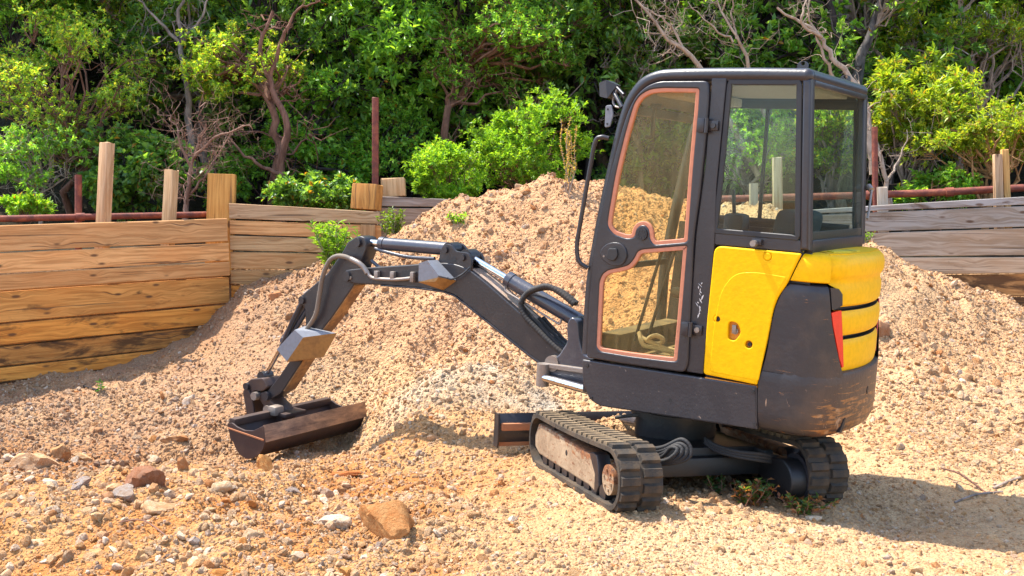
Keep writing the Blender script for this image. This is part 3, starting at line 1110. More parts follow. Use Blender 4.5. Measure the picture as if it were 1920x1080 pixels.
post('timber_stake', 'tallest pale stake standing behind the left plank wall', 'stake', 194, 414, 201, 268, 9.95, 22, 0.09, (0.52, 0.34, 0.20), yaw=0.45)
post('timber_stake', 'shorter pale stake next to the bare twigs', 'stake', 317, 411, 322, 319, 10.45, 21, 0.09, (0.52, 0.37, 0.22), yaw=0.45)
post('timber_block', 'tall orange tan beam end above the corner of the walls', 'beam', 413, 450, 417, 326, 10.86, 50, 0.12, (0.58, 0.31, 0.085), yaw=-0.1)
post('timber_block', 'square orange brown block leaning on the middle wall end', 'block', 686, 393, 690, 346, 11.0, 52, 0.15, (0.50, 0.25, 0.07), yaw=0.35, below=0.0, stain=.1)
post('timber_block', 'split pale block behind the leaning square block', 'block', 739, 369, 737, 335, 11.25, 44, 0.12, (0.50, 0.345, 0.19), yaw=0.0, below=0.0)
post('timber_block', 'small upright brown board end under the middle wall top plank', 'board', 690, 452, 690, 421, 10.9, 28, 0.03, (0.40, 0.23, 0.11), below=0.15)
post('timber_stake', 'short grey stake standing on the right wall beside the cab', 'stake', 1655, 384, 1654, 351, 10.55, 19, 0.07, (0.42, 0.38, 0.33), yaw=0.3)
post('timber_stake', 'grey half of the twin stake on the right wall', 'stake', 1872, 371, 1870, 290, 10.35, 15, 0.06, (0.40, 0.27, 0.17))
post('timber_stake', 'tan taller half of the twin stake on the right wall', 'stake', 1887, 369, 1883, 281, 10.37, 12, 0.06, (0.50, 0.30, 0.11))
post('timber_stake', 'pale stake seen through the cab side window', 'stake', 1458, 392, 1457, 295, 10.75, 17, 0.07, (0.36, 0.29, 0.20))
post('timber_stake', 'low stump seen through the cab window left of the pale stake', 'stake', 1413, 392, 1413, 344, 10.8, 15, 0.07, (0.30, 0.25, 0.19))
post('rusty_post', 'short rust red iron post behind the left wall', 'post', 147, 402, 147, 328, 10.25, 13, 0.06, (1, 1, 1), M_RUST, round_=True)
post('rusty_post', 'tall rust red iron bar behind the leaning block', 'post', 704, 352, 704, 183, 11.5, 12, 0.06, (1, 1, 1), M_RUST, below=0.6)
post('rusty_post', 'dark rusty upright behind the cab on the right', 'post', 1641, 372, 1640, 238, 10.75, 11, 0.06, (1, 1, 1), M_RUST, round_=True, below=0.5)


def pipe(label, pts, r, seed):
    bm = bm_new()
    P = [Vector(at(*p)) for p in pts]
    tube(bm, P, r, 14)
    for q in P[1:-1]:
        t = (P[-1] - P[0]).normalized()
        cyl(bm, q - t * 0.04, q + t * 0.04, r * 1.28, 14)
    tag(bm_done('rusty_pipe', bm, M_RUST), label, 'pipe')


pipe('rusty red pipe rail lying behind the left plank wall', [(-160, 414, 9.4), (150, 407, 10.12), (395, 402, 10.95)], 0.031, 1)
pipe('rusty orange pipe rail along the top of the right wall', [(1325, 374, 11.0), (1625, 366, 10.8), (1780, 360, 10.65), (2080, 343, 10.4)], 0.037, 2)


# ------------------------------------------------------------------ plants
def leaf_arrays(P, D, L, W, r, droop=0.0, fold=0.25):
    """pointed leaves: base, two sides, tip; P base points, D directions"""
    n = len(P)
    D = D / (np.linalg.norm(D, axis=1)[:, None] + 1e-9)
    up = np.array([0, 0, 1.0]) + r.normal(0, 0.45, (n, 3))
    S = np.cross(D, up)
    S /= (np.linalg.norm(S, axis=1)[:, None] + 1e-9)
    Nn = np.cross(S, D)
    L, W = L[:, None], W[:, None]
    mid = P + D * L * 0.48
    V = np.stack([P, mid + S * W * 0.5 + Nn * W * fold, P + D * L - np.array([0, 0, 1.0]) * L * droop, mid - S * W * 0.5 + Nn * W * fold], 1)
    return V.reshape(-1, 3)


def foliage_mesh(name, P, D, L, W, C, r, droop=0.1):
    V = leaf_arrays(P, D, L, W, r, droop)
    n = len(P)
    b = np.arange(n)[:, None] * 4
    Fc = np.concatenate([b + np.array([[0, 1, 2]]), b + np.array([[0, 2, 3]])], 1).reshape(-1, 3)
    me = pmesh(name, V, Fc)
    put_color(me, 'leaf_col', np.repeat(C, 4, axis=0))
    return me


def branch_path(a, b, r, wob=0.12, n=6):
    a, b = np.array(a, float), np.array(b, float)
    L = np.linalg.norm(b - a)
    P = [a + (b - a) * t for t in np.linspace(0, 1, n + 1)]
    off = np.zeros(3)
    for i in range(1, n):
        off = off * 0.6 + r.normal(0, wob * L / n * 1.6, 3)
        P[i] = P[i] + off
    return P


def tubes_mesh(name, paths):
    V, F_ = [], []
    o = 0
    for P, r0, r1, sides in paths:
        fr = frames(P)
        m = len(P)
        for i, (p, n, b) in enumerate(fr):
            rr = r0 + (r1 - r0) * i / (m - 1)
            for k in range(sides):
                a = 2 * math.pi * k / sides
                V.append(p + (n * math.cos(a) + b * math.sin(a)) * rr)
        for i in range(m - 1):
            for k in range(sides):
                F_.append((o + i * sides + k, o + i * sides + (k + 1) % sides, o + (i + 1) * sides + (k + 1) % sides, o + (i + 1) * sides + k))
        o += m * sides
    me = pmesh(name, np.array([tuple(v) for v in V]), F_)
    return smooth(me, 60)


TONE = {'arbutus': 1.45, 'dark': 1.5, 'mid': 1.6, 'bright': 0.85, 'yellow': 0.78, 'lime': 0.9, 'dry': 1, 'weed': 1}
GREENS = {
    'arbutus': [(0.060, 0.125, 0.020), (0.085, 0.165, 0.022), (0.045, 0.10, 0.022), (0.12, 0.19, 0.025), (0.17, 0.20, 0.03)],
    'dark': [(0.030, 0.070, 0.018), (0.045, 0.095, 0.022), (0.022, 0.055, 0.018), (0.06, 0.12, 0.025)],
    'mid': [(0.045, 0.110, 0.020), (0.065, 0.145, 0.024), (0.035, 0.085, 0.020), (0.085, 0.165, 0.028)],
    'bright': [(0.085, 0.195, 0.022), (0.11, 0.235, 0.025), (0.065, 0.155, 0.02), (0.15, 0.26, 0.03)],
    'yellow': [(0.11, 0.20, 0.022), (0.145, 0.225, 0.024), (0.075, 0.15, 0.02), (0.20, 0.25, 0.03)],
    'lime': [(0.16, 0.30, 0.03), (0.21, 0.36, 0.035), (0.12, 0.24, 0.03)],
    'dry': [(0.42, 0.30, 0.12), (0.50, 0.37, 0.16), (0.36, 0.23, 0.08)],
    'weed': [(0.07, 0.13, 0.03), (0.10, 0.16, 0.04), (0.33, 0.14, 0.05), (0.26, 0.11, 0.05), (0.05, 0.09, 0.03)],
}


def make_plant(name, label, cat, base, centre, rad, pal, seed, tone=2.1, pads=16, ros=34, leaves=12, ll=0.053, lw_=0.019, bark=None, trunk_r=0.05, upness=0.5, bare=6, padr=0.33, trunk_via=None, group=None, droop=0.1, orange=0.05, lean=None, twigs=True, trunkname='trunk', crownname='crown'):
    """a woody plant: pads of leaf rosettes spread through an uneven crown, limbs reaching to the pads"""
    r = np.random.default_rng(seed)
    base, centre, rad = np.array(base, float), np.array(centre, float) - np.array(base, float), np.array(rad, float)
    root = empty(name, tuple(base))
    tag(root, label, cat, group)
    pads, ros = int(pads * 1.35), int(ros * 1.5)
    ll, lw_ = ll * 0.9, lw_ * 0.9
    d = r.normal(size=(pads, 3))
    d /= np.linalg.norm(d, axis=1)[:, None]
    pc = centre + d * rad * (r.uniform(0.25, 1.0, pads) ** 0.6)[:, None]
    pr = padr * r.uniform(0.65, 1.3, pads)
    nr = pads * ros
    which = r.integers(0, pads, nr)
    dd = r.normal(size=(nr, 3))
    dd /= np.linalg.norm(dd, axis=1)[:, None]
    dd[:, 2] *= 0.75
    rc = pc[which] + dd * (pr[which] * r.uniform(0.3, 1.05, nr))[:, None] * rad.mean() ** 0.3
    axis_ = dd + np.array([0, 0, upness]) + r.normal(0, 0.25, (nr, 3))
    axis_ /= np.linalg.norm(axis_, axis=1)[:, None]
    k = leaves
    a = np.repeat(axis_, k, 0)
    sp = r.normal(size=a.shape)
    sp -= a * (sp * a).sum(1)[:, None]
    sp /= np.linalg.norm(sp, axis=1)[:, None]
    D = a * r.uniform(0.15, 1.0, len(a))[:, None] + sp * r.uniform(0.45, 1.0, len(a))[:, None]
    P = np.repeat(rc, k, 0) - a * (r.uniform(0, 1.0, len(a)) * ll * 1.1)[:, None]
    sz = np.repeat(r.uniform(0.65, 1.35, nr), k)
    L = ll * r.uniform(0.6, 1.25, len(a)) * sz
    W = lw_ * r.uniform(0.7, 1.25, len(a)) * sz
    palv = np.array(GREENS[pal])
    C = palv[r.integers(0, len(palv), len(a))]
    padtone = np.repeat(r.uniform(0.8, 1.22, pads)[which], k)[:, None]
    C = tone * TONE[pal] * C * np.array([1.16, 1.0, 0.85]) * padtone * r.uniform(0.75, 1.25, len(a))[:, None]
    od = r.random(len(a)) < orange
    C[od] = np.array([[0.34, 0.17, 0.02], [0.22, 0.13, 0.05], [0.30, 0.24, 0.03]])[r.integers(0, 3, int(od.sum()))]
    cm = foliage_mesh(crownname, P, D, L, W, np.clip(C, 0.005, 0.6), r, droop)
    paths = []
    top = centre + np.array([0, 0, rad[2] * 0.25])
    via = [np.zeros(3)] + ([np.array(v) - base for v in trunk_via] if trunk_via else []) + [top]
    TP = []
    for q0, q1 in zip(via, via[1:]): TP += branch_path(q0, q1, r, 0.16, 5)[(1 if TP else 0):]
    paths.append((TP, trunk_r, trunk_r * 0.35, 8))
    TPa = np.array(TP)
    for i in range(pads):
        cand = TPa[len(TPa) // 3:]
        j = int(np.argmin(np.linalg.norm(cand - pc[i], axis=1) + r.uniform(0, 0.5)))
        j = max(0, j - 2)
        bp = branch_path(cand[j], pc[i], r, 0.22, 6)
        paths.append((bp, trunk_r * 0.36, trunk_r * 0.12, 5))
        if twigs:
            mine = np.where(which == i)[0]
            for q in mine[:7]:
                paths.append((branch_path(bp[-2], rc[q], r, 0.25, 4), trunk_r * 0.13, trunk_r * 0.05, 3))
    for i in range(bare):
        s = TPa[r.integers(len(TPa) // 3, len(TPa))]
        e = s + r.normal(0, 0.5, 3) * rad + np.array([0, -0.2, 0.1])
        bp = branch_path(s, e, r, 0.3, 8)
        paths.append((bp, trunk_r * 0.22, trunk_r * 0.05, 4))
        for q in range(3):
            paths.append((branch_path(bp[3 + q], bp[3 + q] + r.normal(0, 0.22, 3), r, 0.3, 4), trunk_r * 0.1, trunk_r * 0.04, 3))
    tm = tubes_mesh(trunkname, paths)
    link(trunkname, tm, bark or M_BARKRED, root)
    link(crownname, cm, M_LEAF, root)
    return root


def copy_tree(o):
    c = o.copy()
    COL.objects.link(c)
    for ch in o.children:
        k = ch.copy()
        COL.objects.link(k)
        k.parent = c
    return c


def gz(x, y): return float(height(np.array([x]), np.array([y]))[0])


def plant_at(px, py, d, rxpx, rypx, name, label, cat, pal, seed, ydepth=None, basepx=None, **k):
    """plant whose crown is centred on a line of sight, rooted in the ground below it"""
    c = at(px, py, d)
    rx, rz = rxpx / FPX * d, rypx / FPX * d
    bx = at(basepx if basepx is not None else px, py, d)[0]
    by = c[1] + 0.1
    by = max(by, wall_y(np.array([bx]))[()] .item() + 0.35) if k.pop('behind', True) else by
    return make_plant(name, label, cat, (bx, by, gz(bx, by) - 0.05), c, (rx, ydepth or rx * 0.8, rz), pal, seed, **k)


# the wood on the slope behind: a few trees built once, then copied
deep = []
for i, (pal, bark) in enumerate((('dark', M_BARKDARK), ('mid', M_BARKDARK), ('dark', M_BARKGREY))):
    t = make_plant('evergreen_tree', 'dense dark evergreen tree in the wood behind the clearing', 'tree', (0, 40 + i * 6, gz(0, 40 + i * 6)), (0, 40 + i * 6, gz(0, 40 + i * 6) + 2.9), (1.7, 1.6, 2.5), pal, 900 + i, pads=60, ros=24, leaves=11, ll=0.108, lw_=0.046, bark=bark, trunk_r=0.11, padr=0.5, group='evergreen trees of the wood behind', bare=8, orange=0.01)
    deep.append(t)
spots = []
for row, (y0, n, xw) in enumerate(((14.6, 11, 8.6), (17.0, 11, 10.5), (20.2, 11, 12.5))):
    for i in range(n):
        spots.append((-xw + 2 * xw * (i + 0.5) / n + random.uniform(-.5, .5), y0 + random.uniform(-.6, .7), random.uniform(0.85, 1.2) * (1.0 + 0.12 * row)))
for i, (x, y, s) in enumerate(spots):
    o = deep[i] if i < 3 else copy_tree(deep[i % 3])
    o['label'] = ('dark leaved evergreen tree in the wood behind the clearing', 'mid green evergreen tree in the wood behind the clearing', 'dark leaved grey barked evergreen in the wood behind the clearing')[i % 3]
    o['group'] = ('dark evergreens of the wood behind', 'mid green evergreens of the wood behind', 'grey barked evergreens of the wood behind')[i % 3]
    o.location = (x, y, gz(x, y) - 0.1)
    o.rotation_euler = (0, 0, random.uniform(0, 6.28))
    o.scale = (s, s, s * random.uniform(0.95, 1.15))

A = plant_at
A(120, 150, 12.3, 175, 150, 'strawberry_tree', 'yellow green tree with tangled reddish twigs at the far left', 'tree', 'arbutus', 1, pads=30, ros=26, trunk_r=0.05, bare=14, padr=0.36)
A(60, 300, 11.6, 110, 70, 'shrub', 'shaded green shrub with bare twigs behind the short rusty post', 'shrub', 'mid', 2, pads=14, ros=24, bare=14, bark=M_BARKPALE, trunk_r=0.03, padr=0.26)
A(450, 125, 12.6, 120, 65, 'strawberry_tree', 'glossy light green tree on a twisting red trunk left of centre', 'tree', 'arbutus', 3, pads=20, ros=24, basepx=515, trunk_via=[at(525, 290, 12.5), at(505, 190, 12.4)], bark=M_BARKRED, trunk_r=0.07, bare=10, padr=0.30)
A(250, 320, 12.0, 110, 75, 'ivy_covered_shrub', 'dark ivy covered shrub behind the two stakes', 'shrub', 'dark', 4, pads=20, ros=24, leaves=9, ll=0.075, lw_=0.055, bark=M_BARKDARK, trunk_r=0.04, bare=3, padr=0.34, upness=0.0)
A(600, 250, 13.2, 95, 130, 'evergreen_oak', 'broad leaved green tree behind the middle wall', 'tree', 'mid', 5, pads=24, ros=26, leaves=10, ll=0.075, lw_=0.04, bark=M_BARKDARK, trunk_r=0.09, bare=5, basepx=520, trunk_via=[at(515, 300, 12.9)])
A(700, 60, 14.0, 120, 100, 'evergreen_oak', 'spreading mid green tree above the tall rusty bar', 'tree', 'mid', 6, pads=26, ros=28, leaves=10, bark=M_BARKDARK, trunk_r=0.08, bare=6, padr=0.42)
A(960, 80, 13.6, 170, 110, 'evergreen_oak', 'big fine leaved green tree at top centre', 'tree', 'mid', 7, pads=36, ros=30, leaves=10, ll=0.06, lw_=0.022, bark=M_BARKRED, trunk_r=0.07, bare=8, basepx=820, trunk_via=[at(840, 200, 13.4)])
A(980, 270, 12.3, 140, 90, 'broom_bush', 'bright green upright bush beside the cab over the heap', 'shrub', 'bright', 8, pads=34, ros=26, leaves=12, ll=0.06, lw_=0.018, bark=M_BARKRED, trunk_r=0.03, upness=1.1, bare=2, padr=0.26, orange=0.0)
A(840, 325, 11.75, 75, 55, 'broom_bush', 'low light green bush hanging over the grey plank wall', 'shrub', 'bright', 9, pads=22, ros=24, leaves=12, ll=0.055, lw_=0.018, bark=M_BARKRED, trunk_r=0.02, upness=0.9, bare=1, padr=0.22, orange=0.0)
A(1730, 190, 11.9, 110, 85, 'strawberry_tree', 'yellow green rosette leaved tree right of the cab', 'tree', 'yellow', 10, pads=28, ros=24, leaves=12, ll=0.085, lw_=0.024, bark=M_BARKGREY, trunk_r=0.045, bare=3, padr=0.30, basepx=1690)
A(1850, 250, 11.3, 130, 70, 'strawberry_tree', 'low spreading golden green tree over the twin stake', 'tree', 'yellow', 11, pads=26, ros=26, leaves=11, ll=0.06, lw_=0.018, bark=mat_bark('tan_bark', (0.22, 0.11, 0.05), (0.45, 0.26, 0.12)), trunk_r=0.05, bare=4, padr=0.28, basepx=1875)
A(1820, 50, 13.2, 150, 75, 'evergreen_oak', 'tall light green tree in the top right corner', 'tree', 'yellow', 12, pads=26, ros=26, leaves=10, bark=M_BARKGREY, trunk_r=0.07, bare=6)
A(1400, 260, 12.4, 95, 90, 'evergreen_oak', 'green tree seen through the cab windows', 'tree', 'bright', 13, pads=26, ros=26, leaves=10, bark=M_BARKGREY, trunk_r=0.06, bare=4)
A(1560, 260, 12.2, 70, 90, 'evergreen_oak', 'dull green tree seen through the rear cab glass', 'tree', 'arbutus', 14, pads=18, ros=26, leaves=10, bark=M_BARKGREY, trunk_r=0.05, bare=4)
A(1240, 90, 13.6, 120, 70, 'evergreen_oak', 'sparse dark tree among bare limbs above the cab front', 'tree', 'dark', 15, pads=16, ros=26, leaves=10, bark=M_BARKGREY, trunk_r=0.05, bare=14)
A(1760, 350, 11.4, 90, 30, 'shrub', 'low glossy shrub behind the rusty pipe on the right', 'shrub', 'mid', 16, pads=14, ros=18, leaves=9, ll=0.08, lw_=0.035, trunk_r=0.015, bare=2, padr=0.2)
A(600, 360, 11.6, 120, 28, 'shrub', 'low shaded leafy growth along the top of the middle wall', 'shrub', 'dark', 17, pads=16, ros=20, leaves=9, ll=0.075, lw_=0.04, trunk_r=0.015, bare=3, padr=0.2)
A(45, 385, 10.9, 60, 22, 'shrub', 'small bright shrub over the left wall pipe', 'shrub', 'bright', 18, pads=10, ros=18, leaves=10, ll=0.06, lw_=0.02, trunk_r=0.012, bare=1, padr=0.16)


for i, (px, py, d, rx, ry, pal) in enumerate(((330, 40, 14.2, 130, 70, 'arbutus'), (480, 330, 13.4, 110, 60, 'mid'), (720, 270, 13.6, 90, 90, 'mid'), (1130, 60, 14.2, 110, 80, 'mid'), (30, 60, 13.8, 110, 90, 'mid'), (560, 40, 14.4, 110, 70, 'mid'), (1680, 60, 14.0, 90, 80, 'arbutus'))):
    A(px, py, d, rx, ry, 'evergreen_oak', ('yellowish tree crown filling the gap at top left between bare limbs', 'leafy tree low behind the twisting dark red trunk', 'shaded tree behind the tall rusty bar', 'green tree behind the leaning bare tree at the cab front', 'green tree at the top left corner', 'green tree at the top between the red trunk and the oak', 'light tree between the dark leaning trunk and the corner tree')[i], 'tree', pal, 60 + i, pads=22, ros=24, leaves=11, ll=0.07, lw_=0.028, bark=M_BARKDARK, trunk_r=0.06, bare=4, padr=0.36)


def bare_tree(name, label, cat, limbs, r0, bark, seed, twig=10, tw=0.35, parts='branches'):
    """leafless tree or limb: limbs are polylines of seen points, with fine twigs"""
    r = np.random.default_rng(seed)
    base = at(*limbs[0][0])
    root = empty(name, tuple(base))
    tag(root, label, cat)
    main, fine = [], []
    for li, pts in enumerate(limbs):
        P = [np.array(at(*p)) - base for p in pts]
        S = [np.array(v) + r.normal(0, 0.012, 3) for v in spline([Vector(p) for p in P], 5)]
        rr = r0 * (1.0 if li == 0 else 0.5)
        main.append((S, rr, rr * 0.3, 8))
        for i in range(twig):
            s = S[r.integers(len(S) // 4, len(S))]
            e = s + r.normal(0, tw, 3) + np.array([0, 0, tw * 0.5])
            bp = branch_path(s, e, r, 0.35, 7)
            fine.append((bp, rr * 0.2, rr * 0.05, 4))
            for q in range(3):
                b0 = bp[r.integers(2, 6)]
                fine.append((branch_path(b0, b0 + r.normal(0, tw * 0.45, 3), r, 0.35, 4), rr * 0.1, rr * 0.04, 3))
    link('trunk', tubes_mesh('trunk', main), bark, root)
    link('twigs', tubes_mesh('twigs', fine), bark, root)
    return root


bare_tree('bare_shrub', 'bare reddish twiggy shrub between the short stake and the tall beam end', 'shrub', [[(345, 430, 11.4), (352, 370, 11.4), (362, 300, 11.35), (390, 230, 11.3)], [(352, 370, 11.4), (390, 320, 11.3), (440, 240, 11.3)], [(360, 320, 11.35), (335, 260, 11.3), (320, 215, 11.3)], [(362, 300, 11.35), (400, 260, 11.2), (470, 235, 11.2)]], 0.035, mat_bark('rosy_twig_bark', (0.15, 0.075, 0.05), (0.36, 0.22, 0.16)), 31, 18, 0.26)
bare_tree('bare_tree', 'grey forked bare tree rising through the foliage at top left', 'tree', [[(360, 330, 12.9), (350, 160, 12.9), (335, 60, 12.9), (345, -40, 12.9)], [(340, 90, 12.9), (290, 30, 12.8), (250, -10, 12.8)], [(345, 75, 12.9), (380, 30, 12.8), (395, -30, 12.8)]], 0.05, M_BARKGREY, 32, 8, 0.3)
bare_tree('bare_tree', 'leaning grey bare tree with red tuft above the cab front', 'tree', [[(1420, 330, 12.2), (1310, 125, 12.0), (1240, 60, 11.9), (1180, -20, 11.9)], [(1290, 105, 12.0), (1250, 40, 11.9), (1200, 10, 11.9)]], 0.036, M_BARKPALE, 33, 12, 0.3)
bare_tree('bare_tree', 'slender pale bare tree above the cab roof middle', 'tree', [[(1460, 300, 12.4), (1405, 125, 12.2), (1380, 70, 12.1), (1340, -10, 12.1)], [(1380, 70, 12.1), (1372, 20, 12.1), (1380, -30, 12.0)], [(1380, 80, 12.1), (1330, 45, 12.0), (1290, 5, 12.0)]], 0.030, M_BARKPALE, 34, 9, 0.28)
bare_tree('bare_tree', 'tan forked trunk rising behind the rear of the cab', 'tree', [[(1640, 330, 11.6), (1615, 180, 11.6), (1560, 110, 11.6), (1530, 60, 11.6), (1460, 15, 11.6)], [(1565, 150, 11.7), (1535, 75, 11.6), (1505, -20, 11.6)], [(1540, 75, 11.6), (1505, 40, 11.5), (1515, -10, 11.5)]], 0.044, M_BARKPALE, 35, 6, 0.22)
bare_tree('bare_tree', 'thick dark grey leaning trunk right of the cab roof', 'tree', [[(1590, 360, 12.6), (1605, 160, 12.6), (1625, 80, 12.6), (1670, -40, 12.6)]], 0.10, mat_bark('slate_bark', (0.035, 0.03, 0.03), (0.13, 0.115, 0.105)), 36, 5, 0.3)
bare_tree('bare_tree', 'dark upright trunk behind the tan forked trunk', 'tree', [[(1595, 360, 12.9), (1580, 130, 12.9), (1570, 60, 12.9), (1545, -40, 12.9)]], 0.085, M_BARKDARK, 37, 5, 0.3)
bare_tree('bare_tree', 'pale crooked stem standing beside the dark rusty upright', 'tree', [[(1668, 390, 11.2), (1655, 310, 11.2), (1632, 240, 11.2), (1620, 190, 11.2)], [(1662, 340, 11.2), (1690, 290, 11.3), (1705, 240, 11.3)]], 0.03, M_BARKPALE, 38, 5, 0.2)
bare_tree('bare_tree', 'twisting dark red trunk in front of the dark hollow left of centre', 'tree', [[(540, 400, 12.3), (525, 310, 12.2), (538, 235, 12.1), (505, 150, 12.1), (488, 90, 12.1), (510, 20, 12.1)], [(505, 150, 12.1), (530, 70, 12.1), (560, 20, 12.1), (600, 0, 12.1)], [(530, 330, 12.2), (470, 300, 12.1), (420, 250, 12.1)]], 0.055, M_BARKRED, 139, 7, 0.25)


def stalk_plant(name, label, cat, base, n, h, spread, pal, seed, ll, lw_, leaves, bark, upness=0.8, droop=0.15, r0=0.004):
    """weed: several upright stems set with leaves all along"""
    r = np.random.default_rng(seed)
    root = empty(name, tuple(base))
    tag(root, label, cat)
    P, D, L, W, C, paths = [], [], [], [], [], []
    palv = np.array(GREENS[pal])
    for i in range(n):
        a = r.uniform(0, 6.283)
        e = np.array([math.cos(a) * spread, math.sin(a) * spread * 0.7, 0]) * r.uniform(0.2, 1) + np.array([0, 0, h * r.uniform(0.55, 1.0)])
        s = np.array([r.normal(0, spread * 0.12), r.normal(0, spread * 0.12), -0.03])
        bp = branch_path(s, e, r, 0.12, 6)
        paths.append((bp, r0, r0 * 0.4, 4))
        for j in range(leaves):
            t = r.uniform(0.25, 1.0) * 6
            k = min(int(t), 5)
            p = bp[k] + (bp[k + 1] - bp[k]) * (t - k)
            d = r.normal(size=3)
            d[2] = abs(d[2]) * upness + 0.1
            P.append(p)
            D.append(d)
            L.append(ll * r.uniform(0.6, 1.2))
            W.append(lw_ * r.uniform(0.7, 1.2))
            C.append(palv[r.integers(len(palv))] * r.uniform(0.75, 1.3))
    link('stem', tubes_mesh('stem', paths), bark, root)
    link('leaves', foliage_mesh('leaves', np.array(P), np.array(D), np.array(L), np.array(W), np.clip(np.array(C), 0, 0.7), r, droop), M_LEAF, root)
    return root


def gp(px, py): return ground_hit(px, py)


stalk_plant('weed', 'lime green willowy weed behind the boom elbow', 'weed', at(628, 512, 10.35), 30, 0.52, 0.26, 'lime', 41, 0.10, 0.016, 34, M_BARKPALE)
stalk_plant('weed', 'yellow tipped bushy weed in front of the grey plank wall', 'weed', at(738, 452, 10.7), 26, 0.34, 0.2, 'yellow', 42, 0.05, 0.016, 30, M_BARKPALE)
stalk_plant('weed', 'small green tuft on the flank of the heap', 'weed', gp(862, 419), 9, 0.10, 0.14, 'lime', 43, 0.06, 0.02, 12, M_BARKPALE)
stalk_plant('weed', 'tiny sprig on the bank behind the yellow hood', 'weed', gp(1627, 455), 7, 0.13, 0.07, 'lime', 44, 0.05, 0.012, 10, M_BARKPALE)
stalk_plant('dried_weed', 'dry straw coloured seed head standing on the heap crest', 'weed', gp(1067, 362), 7, 0.78, 0.15, 'dry', 45, 0.022, 0.010, 120, M_BARKPALE, r0=0.006)
stalk_plant('weed', 'tiny green seedling below the left wall', 'weed', gp(190, 735), 3, 0.11, 0.05, 'bright', 46, 0.06, 0.022, 6, M_BARKPALE)
stalk_plant('weed', 'rust and green weed under the machine between the tracks', 'weed', gp(1405, 948), 22, 0.15, 0.17, 'weed', 47, 0.042, 0.018, 17, M_BARKRED)
stalk_plant('weed', 'low reddish weed in front of the right track', 'weed', gp(1500, 966), 20, 0.10, 0.20, 'weed', 48, 0.042, 0.018, 15, M_BARKRED)
stalk_plant('weed', 'sparse dark weed left of the rust and green weed', 'weed', gp(1345, 928), 8, 0.11, 0.09, 'dark', 49, 0.04, 0.014, 10, M_BARKRED)


def stick(label, pts, r, mat):
    bm = bm_new()
    P = []
    for px, py, lift in pts:
        q = ground_hit(px, py)
        P.append(Vector((q[0], q[1], q[2] + lift)))
    tube(bm, spline(P, 4), r, 6)
    tag(bm_done('stick', bm, mat), label, 'stick')


stick('thin brown stick poking from the bank at right', [(1850, 925, 0.0), (1800, 905, 0.05), (1765, 897, 0.06)], 0.006, M_BARKRED)
stick('grey crooked root lying along the shaded ground at right', [(1790, 945, 0.01), (1830, 932, 0.015), (1880, 925, 0.01)], 0.006, M_BARKGREY)
stick('pale stick at the right edge of the bank', [(1862, 918, 0.01), (1900, 905, 0.02), (1935, 896, 0.02)], 0.008, M_BARKPALE)
stick('short black stick beside the tiny green seedling', [(158, 728, 0.02), (183, 736, 0.02)], 0.012, M_BARKDARK)
stick('curved dry stem across the loose stones at lower left', [(225, 990, 0.03), (270, 995, 0.05), (315, 1015, 0.02)], 0.004, M_BARKRED)
# ------------------------------------------------------------------ excavator
# machine frame: x forward along the upper body, y to its left, z up
EX_O = Vector((0.9506, 6.1412, 0.0348))
EX_F, EX_U = Vector((-0.82714, 0.55859, 0.06181)).normalized(), Vector((0.05123, -0.03459, 0.99809))
EX_L = EX_U.cross(EX_F).normalized()
EX_U = EX_F.cross(EX_L)
EX = Matrix((EX_F, EX_L, EX_U)).transposed().to_4x4()
EX.translation = EX_O
EXI = EX.inverted()
ex = empty('mini_excavator')
ex.matrix_world = EX
tag(ex, 'yellow and charcoal mini excavator on rubber tracks with its boom reaching left', 'excavator')


def wl(px, py, d): return EXI @ Vector(at(px, py, d))


def tubes(name, mat, parent, items, sides=12, ang=60):
    bm = bm_new()
    for P, r in items: tube(bm, P, r, sides)
    return bm_done(name, bm, mat, parent, ang=ang)


def boxes(name, mat, parent, items, bev=0.008, M=None):
    bm = bm_new()
    for c, s in items: box(bm, c, s, min(bev, min(s) * 0.3))
    return bm_done(name, bm, mat, parent, M)


def disc(name, mat, parent, c, r, y0, y1, sides=20, M=None):
    bm = bm_new()
    cyl(bm, (c[0], y0, c[1]), (c[0], y1, c[1]), r, sides)
    return bm_done(name, bm, mat, parent, M)


def hull(name, mats, parent, pts, M=None, bev=0.004):
    bm = bm_new()
    for p in pts: bm.verts.new(p)
    bmesh.ops.convex_hull(bm, input=bm.verts[:])
    bmesh.ops.dissolve_limit(bm, angle_limit=0.02, verts=bm.verts[:], edges=bm.edges[:])
    return bm_done(name, bm, mats, parent, M, ang=20)


# --- undercarriage (turned under the upper body)
UM = Matrix(((0.7686, 0.6351, 0.0772, -0.0926), (-0.6318, 0.7724, -0.0646, 0.1574), (-0.1006, 0.0009, 0.9949, -0.0267), (0, 0, 0, 1)))
SR, HS, CR, SW = 0.160, 0.578, 0.178, 0.232      # belt radius, half straight run, axle height, shoe width
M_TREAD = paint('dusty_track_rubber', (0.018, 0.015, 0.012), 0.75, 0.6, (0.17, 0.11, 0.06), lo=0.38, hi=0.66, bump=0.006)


def belt_pt(s, r):
    """point and angle on the track loop"""
    Ls, La = 2 * HS, math.pi * SR
    s = s % (2 * (Ls + La))
    if s < Ls: return (HS - s, CR + r), math.pi / 2          # top run, front to rear
    s -= Ls
    if s < La:
        a = math.pi / 2 + s / SR
        return (-HS + r * math.cos(a), CR + r * math.sin(a)), a
    s -= La
    if s < Ls: return (-HS + s, CR - r), 3 * math.pi / 2
    s -= Ls
    a = 3 * math.pi / 2 + s / SR
    return (HS + r * math.cos(a), CR + r * math.sin(a)), a


